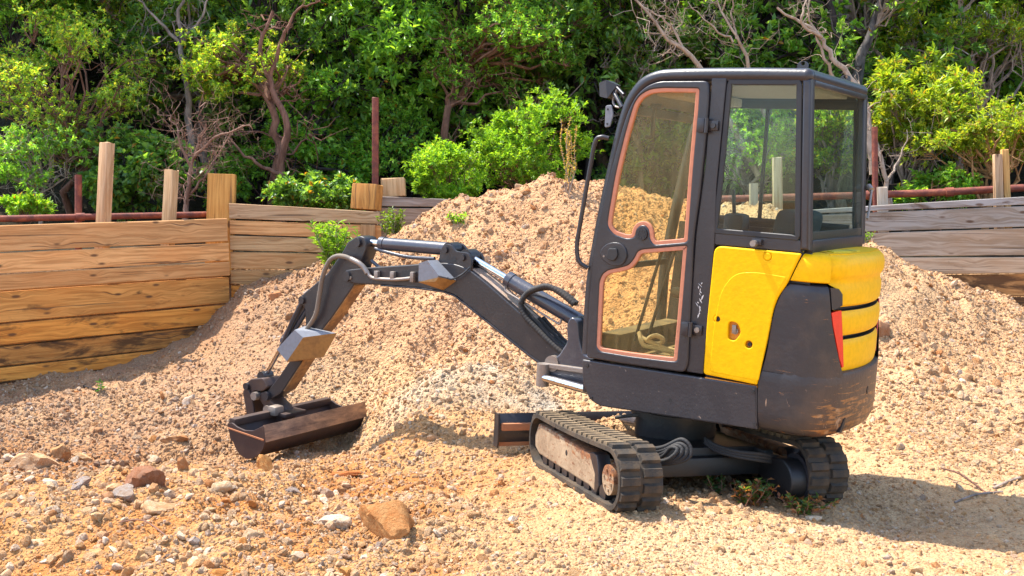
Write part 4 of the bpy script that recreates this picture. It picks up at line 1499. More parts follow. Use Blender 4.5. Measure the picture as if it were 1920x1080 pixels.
PER = 2 * (2 * HS + math.pi * SR)
cleat_me = {}
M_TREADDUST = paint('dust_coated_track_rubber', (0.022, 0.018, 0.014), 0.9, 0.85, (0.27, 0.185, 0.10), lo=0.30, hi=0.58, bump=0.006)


def make_track(side):
    global cleat_me
    bc = side * (0.65 - SW / 2)
    bm = bm_new()
    n = 120
    rings = []
    for i in range(n):
        s = PER * i / n
        sag = -0.010 * math.sin(math.pi * s / (2 * HS)) if s < 2 * HS else 0
        row = []
        for b, r in ((-SW / 2, SR), (SW / 2, SR), (SW / 2, SR - 0.024), (0.05, SR - 0.024), (0.04, SR - 0.040), (-0.04, SR - 0.040), (-0.05, SR - 0.024), (-SW / 2, SR - 0.024)):
            (a, c), _ = belt_pt(s, r)
            row.append(bm.verts.new((a, bc + b, c + sag)))
        rings.append(row)
    for i in range(n):
        A_, B_ = rings[i], rings[(i + 1) % n]
        for k in range(8): bm.faces.new((A_[k], A_[(k + 1) % 8], B_[(k + 1) % 8], B_[k]))
    belt = bm_done('crawler_track', bm, M_TREAD, ex, UM, 40)
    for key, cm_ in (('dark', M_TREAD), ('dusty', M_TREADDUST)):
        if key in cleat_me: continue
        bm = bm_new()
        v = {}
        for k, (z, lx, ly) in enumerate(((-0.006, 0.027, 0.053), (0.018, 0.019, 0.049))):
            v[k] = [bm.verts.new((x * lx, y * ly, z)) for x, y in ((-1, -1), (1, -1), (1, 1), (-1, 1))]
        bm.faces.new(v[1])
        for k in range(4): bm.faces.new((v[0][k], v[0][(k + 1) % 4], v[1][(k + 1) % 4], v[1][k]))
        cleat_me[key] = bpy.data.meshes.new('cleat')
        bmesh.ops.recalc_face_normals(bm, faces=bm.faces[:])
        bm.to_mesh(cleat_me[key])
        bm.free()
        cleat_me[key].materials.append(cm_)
    m = 44
    for i in range(m):
        for j, off in ((-1, 0.0), (1, 0.5)):
            s = PER * (i + off) / m
            (a, c), th = belt_pt(s, SR)
            if s < 2 * HS: c += -0.010 * math.sin(math.pi * s / (2 * HS))
            nx_, nz_ = math.cos(th), math.sin(th)
            R = Matrix(((-nz_, 0, nx_, a), (0, 1, 0, bc + j * side * 0.060), (nx_, 0, nz_, c), (0, 0, 0, 1)))
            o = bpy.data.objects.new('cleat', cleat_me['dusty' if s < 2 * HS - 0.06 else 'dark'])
            COL.objects.link(o)
            o.parent = belt
            o.matrix_local = UM @ R
    y = side * 0.575
    fr = [(.70, .19), (.63, .272), (.30, .268), (-.25, .246), (-.285, .235), (-.30, .19), (-.345, .15), (-.34, .055), (-.25, .070), (.61, .086), (.69, .12)]
    plate('track_frame', fr, M_TFRAME, belt, y, 0.10, bev=0.010, M=UM)
    disc('frame_slot', M_BLACK, belt, (0.113, .183), 0.016, y + side * 0.02, y + side * 0.0515, 14, UM)
    plate('sprocket_bracket', [(-.25, .25), (-.30, .262), (-.36, .255), (-.385, .20), (-.40, .10), (-.36, .05), (-.33, .055), (-.335, .15), (-.295, .19)], M_BOOM, belt, side * 0.59, 0.075, bev=0.006, M=UM)
    for k in range(9):
        disc('track_roller', M_BOOM, belt, (-0.44 + k * 0.118, 0.072), 0.044, side * 0.47, side * 0.622, 16, UM)
    disc('carrier_roller', M_BOOM, belt, (0.40, 0.285), 0.026, side * 0.5, side * 0.61, 14, UM)
    disc('sprocket', M_BOOM, belt, (-HS, CR), 0.125, side * 0.50, side * 0.575, 28, UM)
    hub = disc('hub_cover', M_TFRAME, belt, (-0.535, 0.160), 0.078, side * 0.56, side * 0.632, 28, UM)
    for k in range(6):
        a = k * math.pi / 3 + 0.3
        disc('hub_bolt', M_TFRAME, belt, (-0.535 + 0.05 * math.cos(a), 0.160 + 0.05 * math.sin(a)), 0.009, side * 0.625, side * 0.640, 8, UM)
    disc('idler', M_BOOM, belt, (HS - 0.02, CR), 0.122, side * 0.50, side * 0.57, 28, UM)


make_track(1)
make_track(-1)
mc = [(-.25, .245), (-.457, .238)] + [(-.60 + .118 * math.cos(a), .140 + .113 * math.sin(a)) for a in [math.radians(95 + k * 11) for k in range(19)]] + [(-.441, .095), (-.28, .17)]
plate('drive_motor_cover', mc, M_DEEPBLACK, ex, -0.375, 0.10, bev=0.012, M=UM, res=3)
disc('motor_rim', M_BOOM, ex, (-.60, .150), 0.128, -0.415, -0.43, 32, UM)
plate('drive_motor_cover', [(-.25, .245), (-.50, .245), (-.56, .20), (-.56, .10), (-.50, .06), (-.28, .14)], M_CHAR, ex, 0.40, 0.05, bev=0.012, M=UM, res=3)

uf = boxes('undercarriage_frame', M_DEEPBLACK, ex, [((0.0, 0, 0.205), (0.62, 0.70, 0.13)), ((0.33, 0, 0.19), (0.30, 0.50, 0.10)), ((-0.30, 0, 0.175), (0.16, 0.86, 0.10)), ((0.30, 0, 0.2), (0.14, 0.90, 0.10)), ((-.02, .36, .21), (.8, .06, .11)), ((-.02, -.36, .21), (.8, .06, .11))], 0.012, UM)
bm = bm_new()
cyl(bm, (0, 0, 0.22), (0, 0, 0.345), 0.235, 36)
cyl(bm, (0, 0, 0.345), (0, 0, 0.385), 0.265, 36)
cyl(bm, (0, 0, 0.385), (0, 0, 0.47), 0.25, 36)
bm_done('slewing_ring', bm, M_DEEPBLACK, ex)
# dozer blade at the front of the tracks
bl = plate('dozer_blade', [(.985, .285), (.965, .25), (.955, .18), (.968, .11), (1.0, .072), (1.02, .07), (.985, .11), (.975, .18), (.985, .24), (1.005, .285)], M_BOOM, ex, 0, 1.58, bev=0.002, M=UM)
boxes('blade_rib', M_RUSTIN, bl, [((0.945, 0, 0.205), (0.05, 1.55, 0.045))], 0.004, UM)
boxes('blade_cutting_edge', M_RUSTIN, bl, [((0.985, 0, 0.105), (0.02, 1.56, 0.06))], 0.004, UM)
for sd in (1, -1):
    plate('blade_end', [(.93, .29), (1.02, .29), (1.03, .07), (.95, .07), (.93, .12)], M_BOOM, bl, sd * 0.793, 0.012, bev=0.002, M=UM)
    boxes('blade_arm', M_BOOM, bl, [((0.66, sd * 0.22, 0.185), (0.62, 0.06, 0.07))], 0.006, UM)
boxes('blade_web', M_BOOM, bl, [((0.925, 0.45, 0.18), (0.06, 0.012, 0.2)), ((0.925, -0.45, 0.18), (0.06, 0.012, 0.2))], 0.002, UM)
bm = bm_new()
tube(bm, [UM @ Vector(p) for p in ((0.35, 0, 0.3), (0.7, 0, 0.27))], 0.035, 12)
tube(bm, [UM @ Vector(p) for p in ((0.7, 0, 0.27), (0.94, 0, 0.245))], 0.018, 10)
bm_done('blade_cylinder', bm, M_CYL, bl)


def ribbed(name, mat, P, r, pitch=0.016, sides=8, depth=0.07):
    S = spline(P, 10)
    ln = [0]
    for a, b in zip(S, S[1:]): ln.append(ln[-1] + (b - a).length)
    k = max(4, int(ln[-1] / (pitch / 4)))
    Q, R_ = [], []
    for i in range(k + 1):
        t = ln[-1] * i / k
        j = max(1, int(np.searchsorted(ln, t)))
        j = min(j, len(S) - 1)
        f = (t - ln[j - 1]) / max(ln[j] - ln[j - 1], 1e-6)
        Q.append(S[j - 1].lerp(S[j], f))
        R_.append(r * (1 - depth * (0.5 + 0.5 * math.cos(t / pitch * 2 * math.pi))))
    return tubes(name, mat, ex, [(Q, R_)], sides)


for k, (dy, dx) in enumerate(((0, 0), (7, -7), (14, -14), (-7, 6))):
    ribbed('track_hose', M_RUBBER, [wl(1195, 848 + dy, 5.85), wl(1240, 845 + dy * .8, 5.65), wl(1272 + dx, 832 + dy * .7 - k, 5.58), wl(1288 + dx * 1.3, 843, 5.55), wl(1278 + dx * 1.2, 860 - dy * .3, 5.55), wl(1240, 868 - dy * .25, 5.6), wl(1190, 860, 5.8)], 0.012)
for k in range(3):
    ribbed('track_hose', M_RUBBER, [wl(1322, 822 + k * 4, 5.85), wl(1345, 836 + k * 5, 5.75), wl(1385, 847 + k * 5, 5.65), wl(1430, 852 + k * 6, 5.65), wl(1480, 862 + k * 5, 5.8)], 0.011)
ribbed('track_hose', M_RUBBER, [wl(1155, 783, 6.3), wl(1175, 780, 6.2), wl(1200, 779, 6.1), wl(1230, 785, 6.1)], 0.011)

# --- upper body
boxes('swing_platform', M_BLACK, ex, [((-0.30, 0, 0.565), (1.24, 0.92, 0.17)), ((-0.62, 0, 1.02), (0.52, 0.92, 0.76))], 0.01)
for sd in (1, -1):
    sk = plate('side_skirt', fillet([(.372, .685), (.362, .56), (.31, .462), (.241, .436), (-.683, .474), (-.664, .700), (-.27, .694)], [.012, .05, .05, .05, .004, .004, 0.01]), M_SKIRT, ex, sd * 0.487, 0.034, bev=0.009, res=3)
    for p in ((.335, .655), (.295, .475), (-.648, .668), (-.67, .50)): disc('skirt_bolt', M_BLACK, sk, p, 0.010, sd * 0.50, sd * 0.509, 8)
    disc('skirt_bolt', M_BLACK, sk, (-.19, .545), 0.011, sd * 0.50, sd * 0.5052, 10)
boxes('front_skirt', M_SKIRT, ex, [((0.362, 0, 0.585), (0.03, 0.94, 0.19))], 0.01)
boxes('belly_plate', M_BLACK, ex, [((-0.12, 0, 0.465), (0.80, 0.80, 0.02))], 0.004)

PLAN = []
_c = [((-.60, .5), 0), ((-1.01, .495), .20), ((-1.115, 0), .28), ((-1.01, -.495), .20), ((-.60, -.5), 0)]
for i, (p, r) in enumerate(_c):
    p = Vector(p)
    if r == 0:
        PLAN.append(p)
        continue
    a, b = Vector(_c[i - 1][0]) - p, Vector(_c[i + 1][0]) - p
    l = min(r, .48 * a.length, .48 * b.length)
    p0, p1 = p + a.normalized() * l, p + b.normalized() * l
    for k in range(11):
        t = k / 10
        PLAN.append((1 - t) ** 2 * p0 + 2 * t * (1 - t) * p + t * t * p1)
PSEG = [0.0]
for a, b in zip(PLAN, PLAN[1:]): PSEG.append(PSEG[-1] + (b - a).length)
PLEN = PSEG[-1]
_px, _py = [p.x for p in PLAN], [p.y for p in PLAN]


def around(s, w, off=0.0):
    """point on the rear body outline, s metres round from the left side, w high, pushed out by off"""
    x, y = float(np.interp(s, PSEG, _px)), float(np.interp(s, PSEG, _py))
    e = 0.03
    x0, y0 = float(np.interp(s - e, PSEG, _px)), float(np.interp(s - e, PSEG, _py))
    x1, y1 = float(np.interp(s + e, PSEG, _px)), float(np.interp(s + e, PSEG, _py))
    if s - e < 0: x0, y0 = x - e, y
    t = Vector((x1 - x0, y1 - y0))
    if s - e < 0 and s < 0.1: t = Vector((-1, 0))
    if s > PLEN - 0.1: t = Vector((1, 0))
    t.normalize()
    return Vector((x + t.y * off, y - t.x * off, w))


def around_side(s, w, off):
    return around(s, w, off)


_t = around(0.2, 1, 0.1)
OUT = 1 if _t.y > 0.5 else -1


def sheet(name, rows, cols, mat, s0, s1, black=None, parent=None, mat2=None):
    """rows of (height, offset); s0/s1 give where a row starts and ends round the body"""
    bm = bm_new()
    g = []
    for w, off in rows:
        a, b = s0(w), s1(w)
        g.append([bm.verts.new(around(a + (b - a) * k / cols, w(a + (b - a) * k / cols) if callable(w) else w, off * OUT)) for k in range(cols + 1)])
    for i in range(len(rows) - 1):
        for k in range(cols):
            f = bm.faces.new((g[i][k], g[i][k + 1], g[i + 1][k + 1], g[i + 1][k]))
            if black and black(i, k): f.material_index = 1
    me = bpy.data.meshes.new(name)
    bm.to_mesh(me)
    bm.free()
    me.materials.append(mat)
    if mat2: me.materials.append(mat2)
    smooth(me, 38)
    return link(name, me, None, parent or ex)


def lerp(tab): return lambda w: float(np.interp(w, [t[0] for t in tab], [t[1] for t in tab]))


cw_start = lerp([(.455, .088), (.706, .066), (.868, .102), (1.053, .116), (1.131, .129), (1.2, .157), (1.236, .182), (1.25, .20)])
cw_cut = lerp([(.79, .535), (.83, .503), (.94, .453), (1.045, .419), (1.115, .404), (1.24, .384), (1.26, .384)])
cw = sheet('counterweight', [(.468, -.16), (.462, -.09), (.470, -.045), (.490, -.018), (.525, -.004), (.57, 0), (.65, 0), (.72, 0), (.785, 0), (.797, -.004), (.803, -.016), (.805, -.12)], 64, M_CW, cw_start, lambda w: PLEN - cw_start(w))
for flip in (0, 1):
    rows = [(.780, .0), (.84, 0), (.90, 0), (.97, 0), (1.05, 0), (1.115, 0), (1.16, 0), (1.20, -.001), (1.225, -.005), (1.238, -.013), (1.244, -.03), (1.246, -.10)]
    if flip: sheet('counterweight_wing', rows, 20, M_CW, lambda w: PLEN - cw_start(w), lambda w: PLEN - cw_cut(w), parent=cw)
    else: sheet('counterweight_wing', rows, 20, M_CW, cw_start, cw_cut, parent=cw)
hood_s = lerp([(.79, .56), (.83, .532), (1.0, .498), (1.13, .476), (1.20, .47), (1.228, .452), (1.238, .42), (1.25, .394), (1.41, .392)])
hrows = [(.800, -.05), (.797, -.022), (.812, -.012), (.86, -.008), (.93, -.008), (.955, -.012), (.966, -.022), (.968, -.06), (.985, -.06), (.987, -.024), (.998, -.012), (1.03, -.006), (1.07, -.006), (1.10, -.011), (1.114, -.022), (1.116, -.06), (1.134, -.06), (1.136, -.024), (1.148, -.013), (1.19, -.010), (1.232, -.012), (1.25, -.020), (1.272, -.020), (1.284, -.012), (1.300, -.004), (1.345, -.004), (1.375, -.014), (1.393, -.034), (1.402, -.07), (1.406, -.30)]
hrows = [(w, o - .010) for w, o in hrows]
hood = sheet('engine_hood', hrows, 60, M_YEL, hood_s, lambda w: PLEN - hood_s(w), black=lambda i, k: (6 <= i <= 8 or 14 <= i <= 16) and 1 <= k <= 58, mat2=M_BLACK)
sheet('hood_side', [(1.255, -.02), (1.257, -.006), (1.262, 0), (1.30, .001), (1.35, 0), (1.375, -.008), (1.392, -.024), (1.400, -.05), (1.404, -.30)], 14, M_YEL, lerp([(1.255, .190), (1.40, .246)]), lambda w: .386, parent=hood)
sheet('hood_side', [(1.255, -.02), (1.257, -.006), (1.262, 0), (1.30, .001), (1.35, 0), (1.375, -.008), (1.392, -.024), (1.400, -.05), (1.404, -.30)], 14, M_YEL, lambda w: PLEN - lerp([(1.255, .190), (1.40, .246)])(w), lambda w: PLEN - .386, parent=hood)
plate('hood_deck', [(-.80, .44), (-.95, .40), (-1.0, .30), (-1.03, 0), (-1.0, -.30), (-.95, -.40), (-.80, -.44)], M_YEL, hood, 0, 0.01, M=Matrix(((1, 0, 0, 0), (0, 0, 1, 0), (0, -1, 0, 1.396), (0, 0, 0, 1))))


def patch(name, poly, mat, out=0.006, inn=-0.02, parent=None):
    bm = bm_new()
    Tp = [bm.verts.new(around(s, w, out * OUT)) for s, w in poly]
    Bt = [bm.verts.new(around(s, w, inn * OUT)) for s, w in poly]
    n = len(poly)
    bm.faces.new(Tp)
    for k in range(n): bm.faces.new((Tp[k], Tp[(k + 1) % n], Bt[(k + 1) % n], Bt[k]))
    return bm_done(name, bm, mat, parent or ex)


for fl in (0, 1):
    f = (lambda P: [(PLEN - s, w) for s, w in P]) if fl else (lambda P: P)
    patch('tail_light', f([(.408, 1.112), (.438, 1.120), (.466, 1.124), (.478, 1.06), (.500, .95), (.522, .835), (.509, .832), (.480, .885), (.458, .945), (.424, 1.045)]), M_RED, -0.016 if fl else 0.002)
    patch('tail_light_block', f([(.390, 1.236), (.436, 1.233), (.462, 1.205), (.468, 1.15), (.43, 1.132), (.408, 1.128)]), M_CHAR, -0.016 if fl else 0.004)
patch('tow_slot', [(.535, .492), (.555, .488), (.580, .530), (.585, .565), (.572, .56), (.555, .53)], M_BLACK, 0.0035, parent=cw)
patch('plug_hole', [(.835, .655), (.85, .655), (.857, .675), (.85, .695), (.835, .695), (.828, .675)], M_BLACK, 0.003, parent=cw)
hull('torn_sticker', paint('weathered_yellow_sticker', (0.62, 0.50, 0.02), 0.6, 0.5, (0.15, 0.10, 0.02), lo=0.5, hi=0.56), hood, [(u, v, w) for w in (1.385, 1.4095) for u, v in ((-.90, .30), (-.945, .335), (-.985, .20), (-1.0, .06), (-.95, .02), (-.915, .15))])

# yellow side panel with recesses
ypan = fillet([(-.368, .716), (-.367, 1.01), (-.378, 1.397), (-.838, 1.397), (-.777, 1.237), (-.737, 1.172), (-.717, 1.10), (-.700, .945), (-.664, .706)], [.02, 0, .045, .012, .04, .05, .05, 0, .006], 6)
holes = []
for (u, w) in ((-.667, 1.367), (-.426, 1.018), (-.606, .908)): holes.append([(u + .020 * math.cos(a), w + .020 * math.sin(a)) for a in [2 * math.pi * k / 20 for k in range(20)]])
holes.append(fillet([(-.487, 1.014), (-.489, .921), (-.530, .914), (-.562, .965), (-.535, 1.013)], .022, 5))
for sd in (1, -1):
    yp = plate('side_panel', ypan, M_YEL, ex, sd * 0.497, 0.024, holes if sd > 0 else (), bev=0.008, res=3)
    if sd > 0:
        plate('panel_recess', fillet(ypan[::1], 0.0)[0:0] or [(-.40, .75), (-.40, 1.385), (-.80, 1.385), (-.70, 1.05), (-.65, .75)], M_YDARK, yp, 0.486, 0.004)
        for (u, w) in ((-.667, 1.367), (-.426, 1.018), (-.606, .908)): disc('panel_bolt', M_BLACK, yp, (u, w), 0.0105, 0.485, 0.500, 12)
        disc('panel_lock', M_STEELHOSE, yp, (-.522, .965), 0.017, 0.485, 0.497, 16)
        boxes('lock_key', M_STEELHOSE, yp, [((-.518, .500, .975), (.022, .010, .045))], 0.003, None)
        # pressed relief following the panel edge
        rel = fillet([(-.402, .735), (-.408, .98), (-.432, 1.17), (-.50, 1.268), (-.62, 1.285), (-.775, 1.275), (-.742, 1.205), (-.722, 1.13), (-.703, .96), (-.672, .728)], [.02, .1, .1, .08, .1, .01, .03, .03, .05, .01], 6)
        plate('panel_relief', rel, M_YEL, yp, 0.5055, 0.010, holes, bev=0.0045, res=2)
boxes('panel_sill', M_YDARK, ex, [((-.52, 0.489, .694), (.29, .02, .012))], 0.002)

# --- cab
cab = plate('cab_frame', fillet([(-.268, .712), (-.264, 1.45), (-.288, 1.80), (-.290, 2.255), (-.372, 2.255), (-.360, 1.71), (-.372, 1.40), (-.362, .712)], .004), M_CHAR, ex, 0.482, 0.03, bev=0.005)


def cabpart(name, *a, **k): return plate(name, *a, **k)


rail = [(.358, .715), (.362, 1.0), (.352, 1.21), (.305, 1.55), (.238, 1.93), (.212, 2.04), (.185, 2.12), (.145, 2.185), (.095, 2.232), (.025, 2.260), (-.06, 2.269), (-.25, 2.272), (-.50, 2.272), (-.775, 2.267)]
for sd in (1, -1):
    pts = spline([Vector((u, sd * 0.462, w)) for u, w in rail], 5)
    bm = bm_new()
    tube(bm, pts, [0.034 + 0.004 * min(1, max(0, (p.z - 2.0) / 0.2)) for p in pts], 14)
    bm_done('roof_rail', bm, M_CHAR, cab)
    plate('rear_post', [(-.765, 2.25), (-.822, 1.415), (-.872, 1.415), (-.812, 2.25)], M_CHAR, cab, sd * 0.463, 0.062, bev=0.014, res=3)
    plate('window_sill', [(-.36, 1.402), (-.36, 1.460), (-.825, 1.460), (-.83, 1.402)], M_CHAR, cab, sd * 0.475, 0.03, bev=0.004)
    plate('window_header', [(-.29, 2.243), (-.29, 2.262), (-.77, 2.262), (-.77, 2.243)], M_CHAR, cab, sd * 0.475, 0.03, bev=0.002)
bm = bm_new()
tube(bm, [(-.777, -.45, 2.268), (-.777, .45, 2.268)], 0.037, 14)
bmesh.ops.create_uvsphere(bm, u_segments=16, v_segments=10, radius=0.0385, matrix=Matrix.Translation((-.776, .462, 2.267)))
bmesh.ops.create_uvsphere(bm, u_segments=16, v_segments=10, radius=0.0385, matrix=Matrix.Translation((-.776, -.462, 2.267)))
bm_done('rear_roof_rail', bm, M_CHAR, cab)
# roof skin between the rails
bm = bm_new()
rf = [(.20, 2.115), (.165, 2.19), (.105, 2.247), (.03, 2.279), (-.06, 2.292), (-.25, 2.297), (-.5, 2.299), (-.775, 2.292)]
g = [[bm.verts.new((u, v, w + 0.012 * (1 - (v / .46) ** 2))) for v in np.linspace(-.46, .46, 9)] for u, w in rf]
for a, b in zip(g, g[1:]):
    for k in range(8): bm.faces.new((a[k], a[k + 1], b[k + 1], b[k]))
bm_done('roof_skin', bm, M_CHAR, cab)
boxes('headliner', M_LINER, cab, [((-.32, 0, 2.235), (.80, .84, .03)), ((-.02, 0, 2.19), (.16, .82, .05))], 0.01)
boxes('rear_sill', M_CHAR, cab, [((-.850, 0, 1.430), (.045, .88, .065))], 0.008)
boxes('rear_header', M_CHAR, cab, [((-.80, 0, 2.235), (.035, .88, .03))], 0.008)
for v in (.36, -.36):
    me = plate_mesh(fillet([(-.69, 2.28), (-.69, 2.35), (-.745, 2.35), (-.745, 2.28)], [0, .028, .028, 0]), [[(-.7175 + .011 * math.cos(a), 2.338 + .011 * math.sin(a)) for a in [2 * math.pi * k / 12 for k in range(12)]]], 0.014, 0.002, v)
    smooth(me)
    link('lifting_eye', me, M_CHAR, cab)

# left door
door_o = fillet([(-.280, .755), (-.262, .708), (.10, .700), (.338, .700), (.345, 1.0), (.340, 1.275), (.307, 1.519), (.262, 1.738), (.198, 2.006), (.168, 2.097), (.128, 2.168), (.070, 2.215), (.0, 2.238), (-.281, 2.240), (-.288, 2.15), (-.288, 1.95), (-.277, 1.648), (-.260, 1.44), (-.268, 1.147)], [.02, .03, 0, .02, 0, .05, .05, .05, .08, .06, .05, .05, .05, .03, 0, .1, .1, .1, .1], 4)
upper_o = fillet([(-.231, 2.199), (-.232, 2.093), (-.225, 1.802), (-.225, 1.405), (-.192, 1.398), (-.035, 1.372), (-.008, 1.40), (-.001, 1.45), (.024, 1.474), (.057, 1.472), (.080, 1.449), (.088, 1.402), (.132, 1.392), (.215, 1.410), (.256, 1.451), (.253, 1.503), (.226, 1.731), (.179, 1.966), (.139, 2.117), (.108, 2.162), (.055, 2.192), (-.022, 2.201)], [.015, 0, .1, .03, .01, .025, .02, .03, .02, .02, .02, .02, .03, .04, .03, .05, .08, .1, .05, .04, .04, .05], 4)
lower_o = fillet([(-.224, 1.382), (-.220, 1.041), (-.214, .763), (-.175, .758), (.074, .749), (.251, .750), (.278, .770), (.282, .98), (.284, 1.138), (.267, 1.182), (.235, 1.206), (.178, 1.222), (.110, 1.244), (.078, 1.284), (.060, 1.325), (.036, 1.338)], [.01, .05, .015, .02, .05, .03, .02, .05, .04, .03, .03, .04, .04, .04, .02, .02], 4)


def inset(poly, d):
    n = len(poly)
    out = []
    A2 = sum(poly[i - 1][0] * poly[i][1] - poly[i][0] * poly[i - 1][1] for i in range(n))
    sg = 1 if A2 > 0 else -1
    for i in range(n):
        p = Vector(poly[i])
        a, b = (p - Vector(poly[i - 1])), (Vector(poly[(i + 1) % n]) - p)
        t = (a.normalized() if a.length > 1e-9 else b.normalized()) + (b.normalized() if b.length > 1e-9 else a.normalized())
        if t.length < 1e-6: t = a
        t.normalize()
        out.append(tuple(p + Vector((-t.y, t.x)) * d * sg))
    return out


def clean(poly, eps=0.004):
    out = []
    for p in poly:
        if not out or (Vector(p) - Vector(out[-1])).length > eps: out.append(p)
    return out


def resample(poly, n=72):
    P = [Vector(p) for p in poly] + [Vector(poly[0])]
    ln = [0]
    for a, b in zip(P, P[1:]): ln.append(ln[-1] + (b - a).length)
    out = []
    for k in range(n):
        t = ln[-1] * k / n
        j = max(1, min(int(np.searchsorted(ln, t, side='right')), len(P) - 1))
        out.append(tuple(P[j - 1].lerp(P[j], (t - ln[j - 1]) / max(ln[j] - ln[j - 1], 1e-9))))
    return out


def ring(name, A_, B_, mat, parent, y0, y1):
    bm = bm_new()
    n = len(A_)
    L4 = [[bm.verts.new((p[0], y, p[1])) for p in P] for P, y in ((A_, y0), (A_, y1 - math.copysign(.003, y1)), (inset(A_, .004), y1), (inset(B_, -.004), y1), (B_, y1 - math.copysign(.003, y1)), (B_, y0))]
    for k in range(n):
        for i in range(6): bm.faces.new((L4[i][k], L4[i][(k + 1) % n], L4[(i + 1) % 6][(k + 1) % n], L4[(i + 1) % 6][k]))
    return bm_done(name, bm, mat, parent)


upper_o, lower_o, door_o = clean(upper_o), clean(lower_o), clean(door_o)
door = plate('cab_door', door_o, M_CHAR, ex, 0.495, 0.036, [upper_o, lower_o], bev=0.009, res=3)
for po in (upper_o, lower_o):
    ring('window_gasket', inset(po, -0.004), inset(po, 0.020), M_SALMON, door, 0.4885, 0.510)
    plate('door_window', inset(po, 0.008), M_DOORGL, door, 0.494, 0.005)
# ridge on the door that follows its outline
disc('vent_knob', M_BLACK, door, (.041, 1.424), 0.034, 0.49, 0.523, 24)
for k in range(8):
    a = k * math.pi / 4
    disc('knob_stud', M_CHAR, door, (.041 + .021 * math.cos(a), 1.424 + .021 * math.sin(a)), 0.004, 0.52, 0.526, 6)
hb = [(.192 + (.083 + .012 * math.cos(a)) * math.cos(a), 1.300 + .066 * math.sin(a)) for a in [2 * math.pi * k / 28 for k in range(28)]]
plate('handle_bezel', hb, M_CHAR, door, 0.515, 0.014, bev=0.005, res=3)
plate('handle_bowl', [(.180 + .058 * math.cos(a), 1.299 + .046 * math.sin(a)) for a in [2 * math.pi * k / 24 for k in range(24)]], M_BLACK, door, 0.5225, 0.003)
plate('door_handle', fillet([(.178, 1.335), (.235, 1.33), (.240, 1.27), (.195, 1.26), (.170, 1.29)], .015), M_BLACK, door, 0.528, 0.012, bev=0.005)
disc('handle_screw', M_STEELHOSE, door, (.262, 1.283), 0.006, 0.52, 0.525, 8)
for (u, w) in ((-.275, 2.012), (-.268, .945)):
    hg = boxes('door_hinge', M_CHAR, door, [((u + .012, .524, w), (.040, .022, .072)), ((u - .045, .505, w), (.06, .012, .05))], 0.005)
    tubes('hinge_pin', M_CHAR, hg, [([(u - .018, .527, w - .038), (u - .018, .527, w + .038)], 0.011)], 10)
    disc('hinge_bolt', M_STEELHOSE if w < 1 else M_CHAR, hg, (u - .05, w), 0.014, .508, .520, 12)
# side windows
for sd in (1, -1):
    so = clean(fillet([(-.764, 2.248), (-.822, 1.458), (-.352, 1.458), (-.364, 1.75), (-.374, 2.248)], .012))
    if sd > 0:
        si = clean(fillet([(-.737, 2.228), (-.790, 1.482), (-.382, 1.482), (-.392, 1.75), (-.400, 2.228)], .02))
        (lambda q: ring('window_border', q, inset(q, .028), M_BLACK, cab, sd * 0.482, sd * 0.494))(resample(so))
        plate('side_window', inset(so, .004), M_GLASS, cab, sd * 0.486, 0.005)
    else:
        so = clean(fillet([(-.764, 2.235), (-.822, 1.458), (.26, 1.458), (.15, 2.10), (.08, 2.18), (0, 2.225)], .02))
        si = clean(inset(so, .03))
        (lambda q: ring('window_border', q, inset(q, .028), M_BLACK, cab, sd * 0.482, sd * 0.494))(resample(so))
        plate('side_window', inset(so, .006), M_GLASS, cab, sd * 0.486, 0.005)
        boxes('sliding_window_bar', M_BLACK, cab, [((-.235, sd * 0.482, 1.86), (.022, .016, .72)), ((-.30, sd * 0.482, 1.50), (.95, .02, .03)), ((-.30, sd * 0.482, 2.19), (.95, .02, .05))], 0.003)
        plate('lower_side_wall', [(.33, .70), (-.36, .70), (-.36, 1.46), (.28, 1.46)], M_CHAR, cab, sd * 0.48, 0.03)
bm = bm_new()
vs = [bm.verts.new(p) for p in ((-.797, .435, 2.225), (-.797, -.435, 2.225), (-.858, -.435, 1.46), (-.858, .435, 1.46))]
bm.faces.new(vs)
r_ = bmesh.ops.extrude_face_region(bm, geom=bm.faces[:])
for v in [e for e in r_['geom'] if isinstance(e, bmesh.types.BMVert)]: v.co.x -= 0.005
bm_done('rear_window', bm, M_REARGL, cab)
boxes('rear_glass_edge', M_BLACK, cab, [((-.8545, 0, 1.482), (.010, .86, .045))], 0.002)
fp = [(.345, .78), (.345, 1.21), (.30, 1.55), (.232, 1.93), (.205, 2.04), (.18, 2.11)]
bm = bm_new()
g = [[bm.verts.new((u, v, w)) for v in (-.43, .43)] for u, w in fp]
for a, b in zip(g, g[1:]): bm.faces.new((a[0], a[1], b[1], b[0]))
bm_done('windscreen', bm, M_GLASS, cab)
boxes('windscreen_bar', M_BLACK, cab, [((.345, 0, 1.20), (.03, .88, .035)), ((.20, 0, 2.09), (.04, .88, .05)), ((.345, 0, .74), (.03, .88, .07))], 0.005)
tubes('grab_rail', M_CHAR, cab, [(spline([(.288, .50, 1.930), (.33, .515, 1.934), (.362, .52, 1.905), (.385, .52, 1.76), (.430, .52, 1.42), (.438, .52, 1.36), (.436, .52, 1.29), (.418, .515, 1.235), (.372, .50, 1.205)], 6), 0.0125)], 10)
hull('work_light', M_CHAR, cab, [(.405, .44, 2.235), (.405, .36, 2.235), (.395, .44, 2.160), (.395, .36, 2.160), (.36, .445, 2.250), (.36, .355, 2.250), (.345, .445, 2.150), (.345, .355, 2.150), (.30, .42, 2.225), (.30, .38, 2.225)])
tubes('light_bracket', M_CHAR, cab, [([(.33, .41, 2.19), (.285, .44, 2.15), (.24, .46, 2.10)], 0.012), ([(.30, .42, 2.21), (.24, .45, 2.17)], 0.009)], 8)
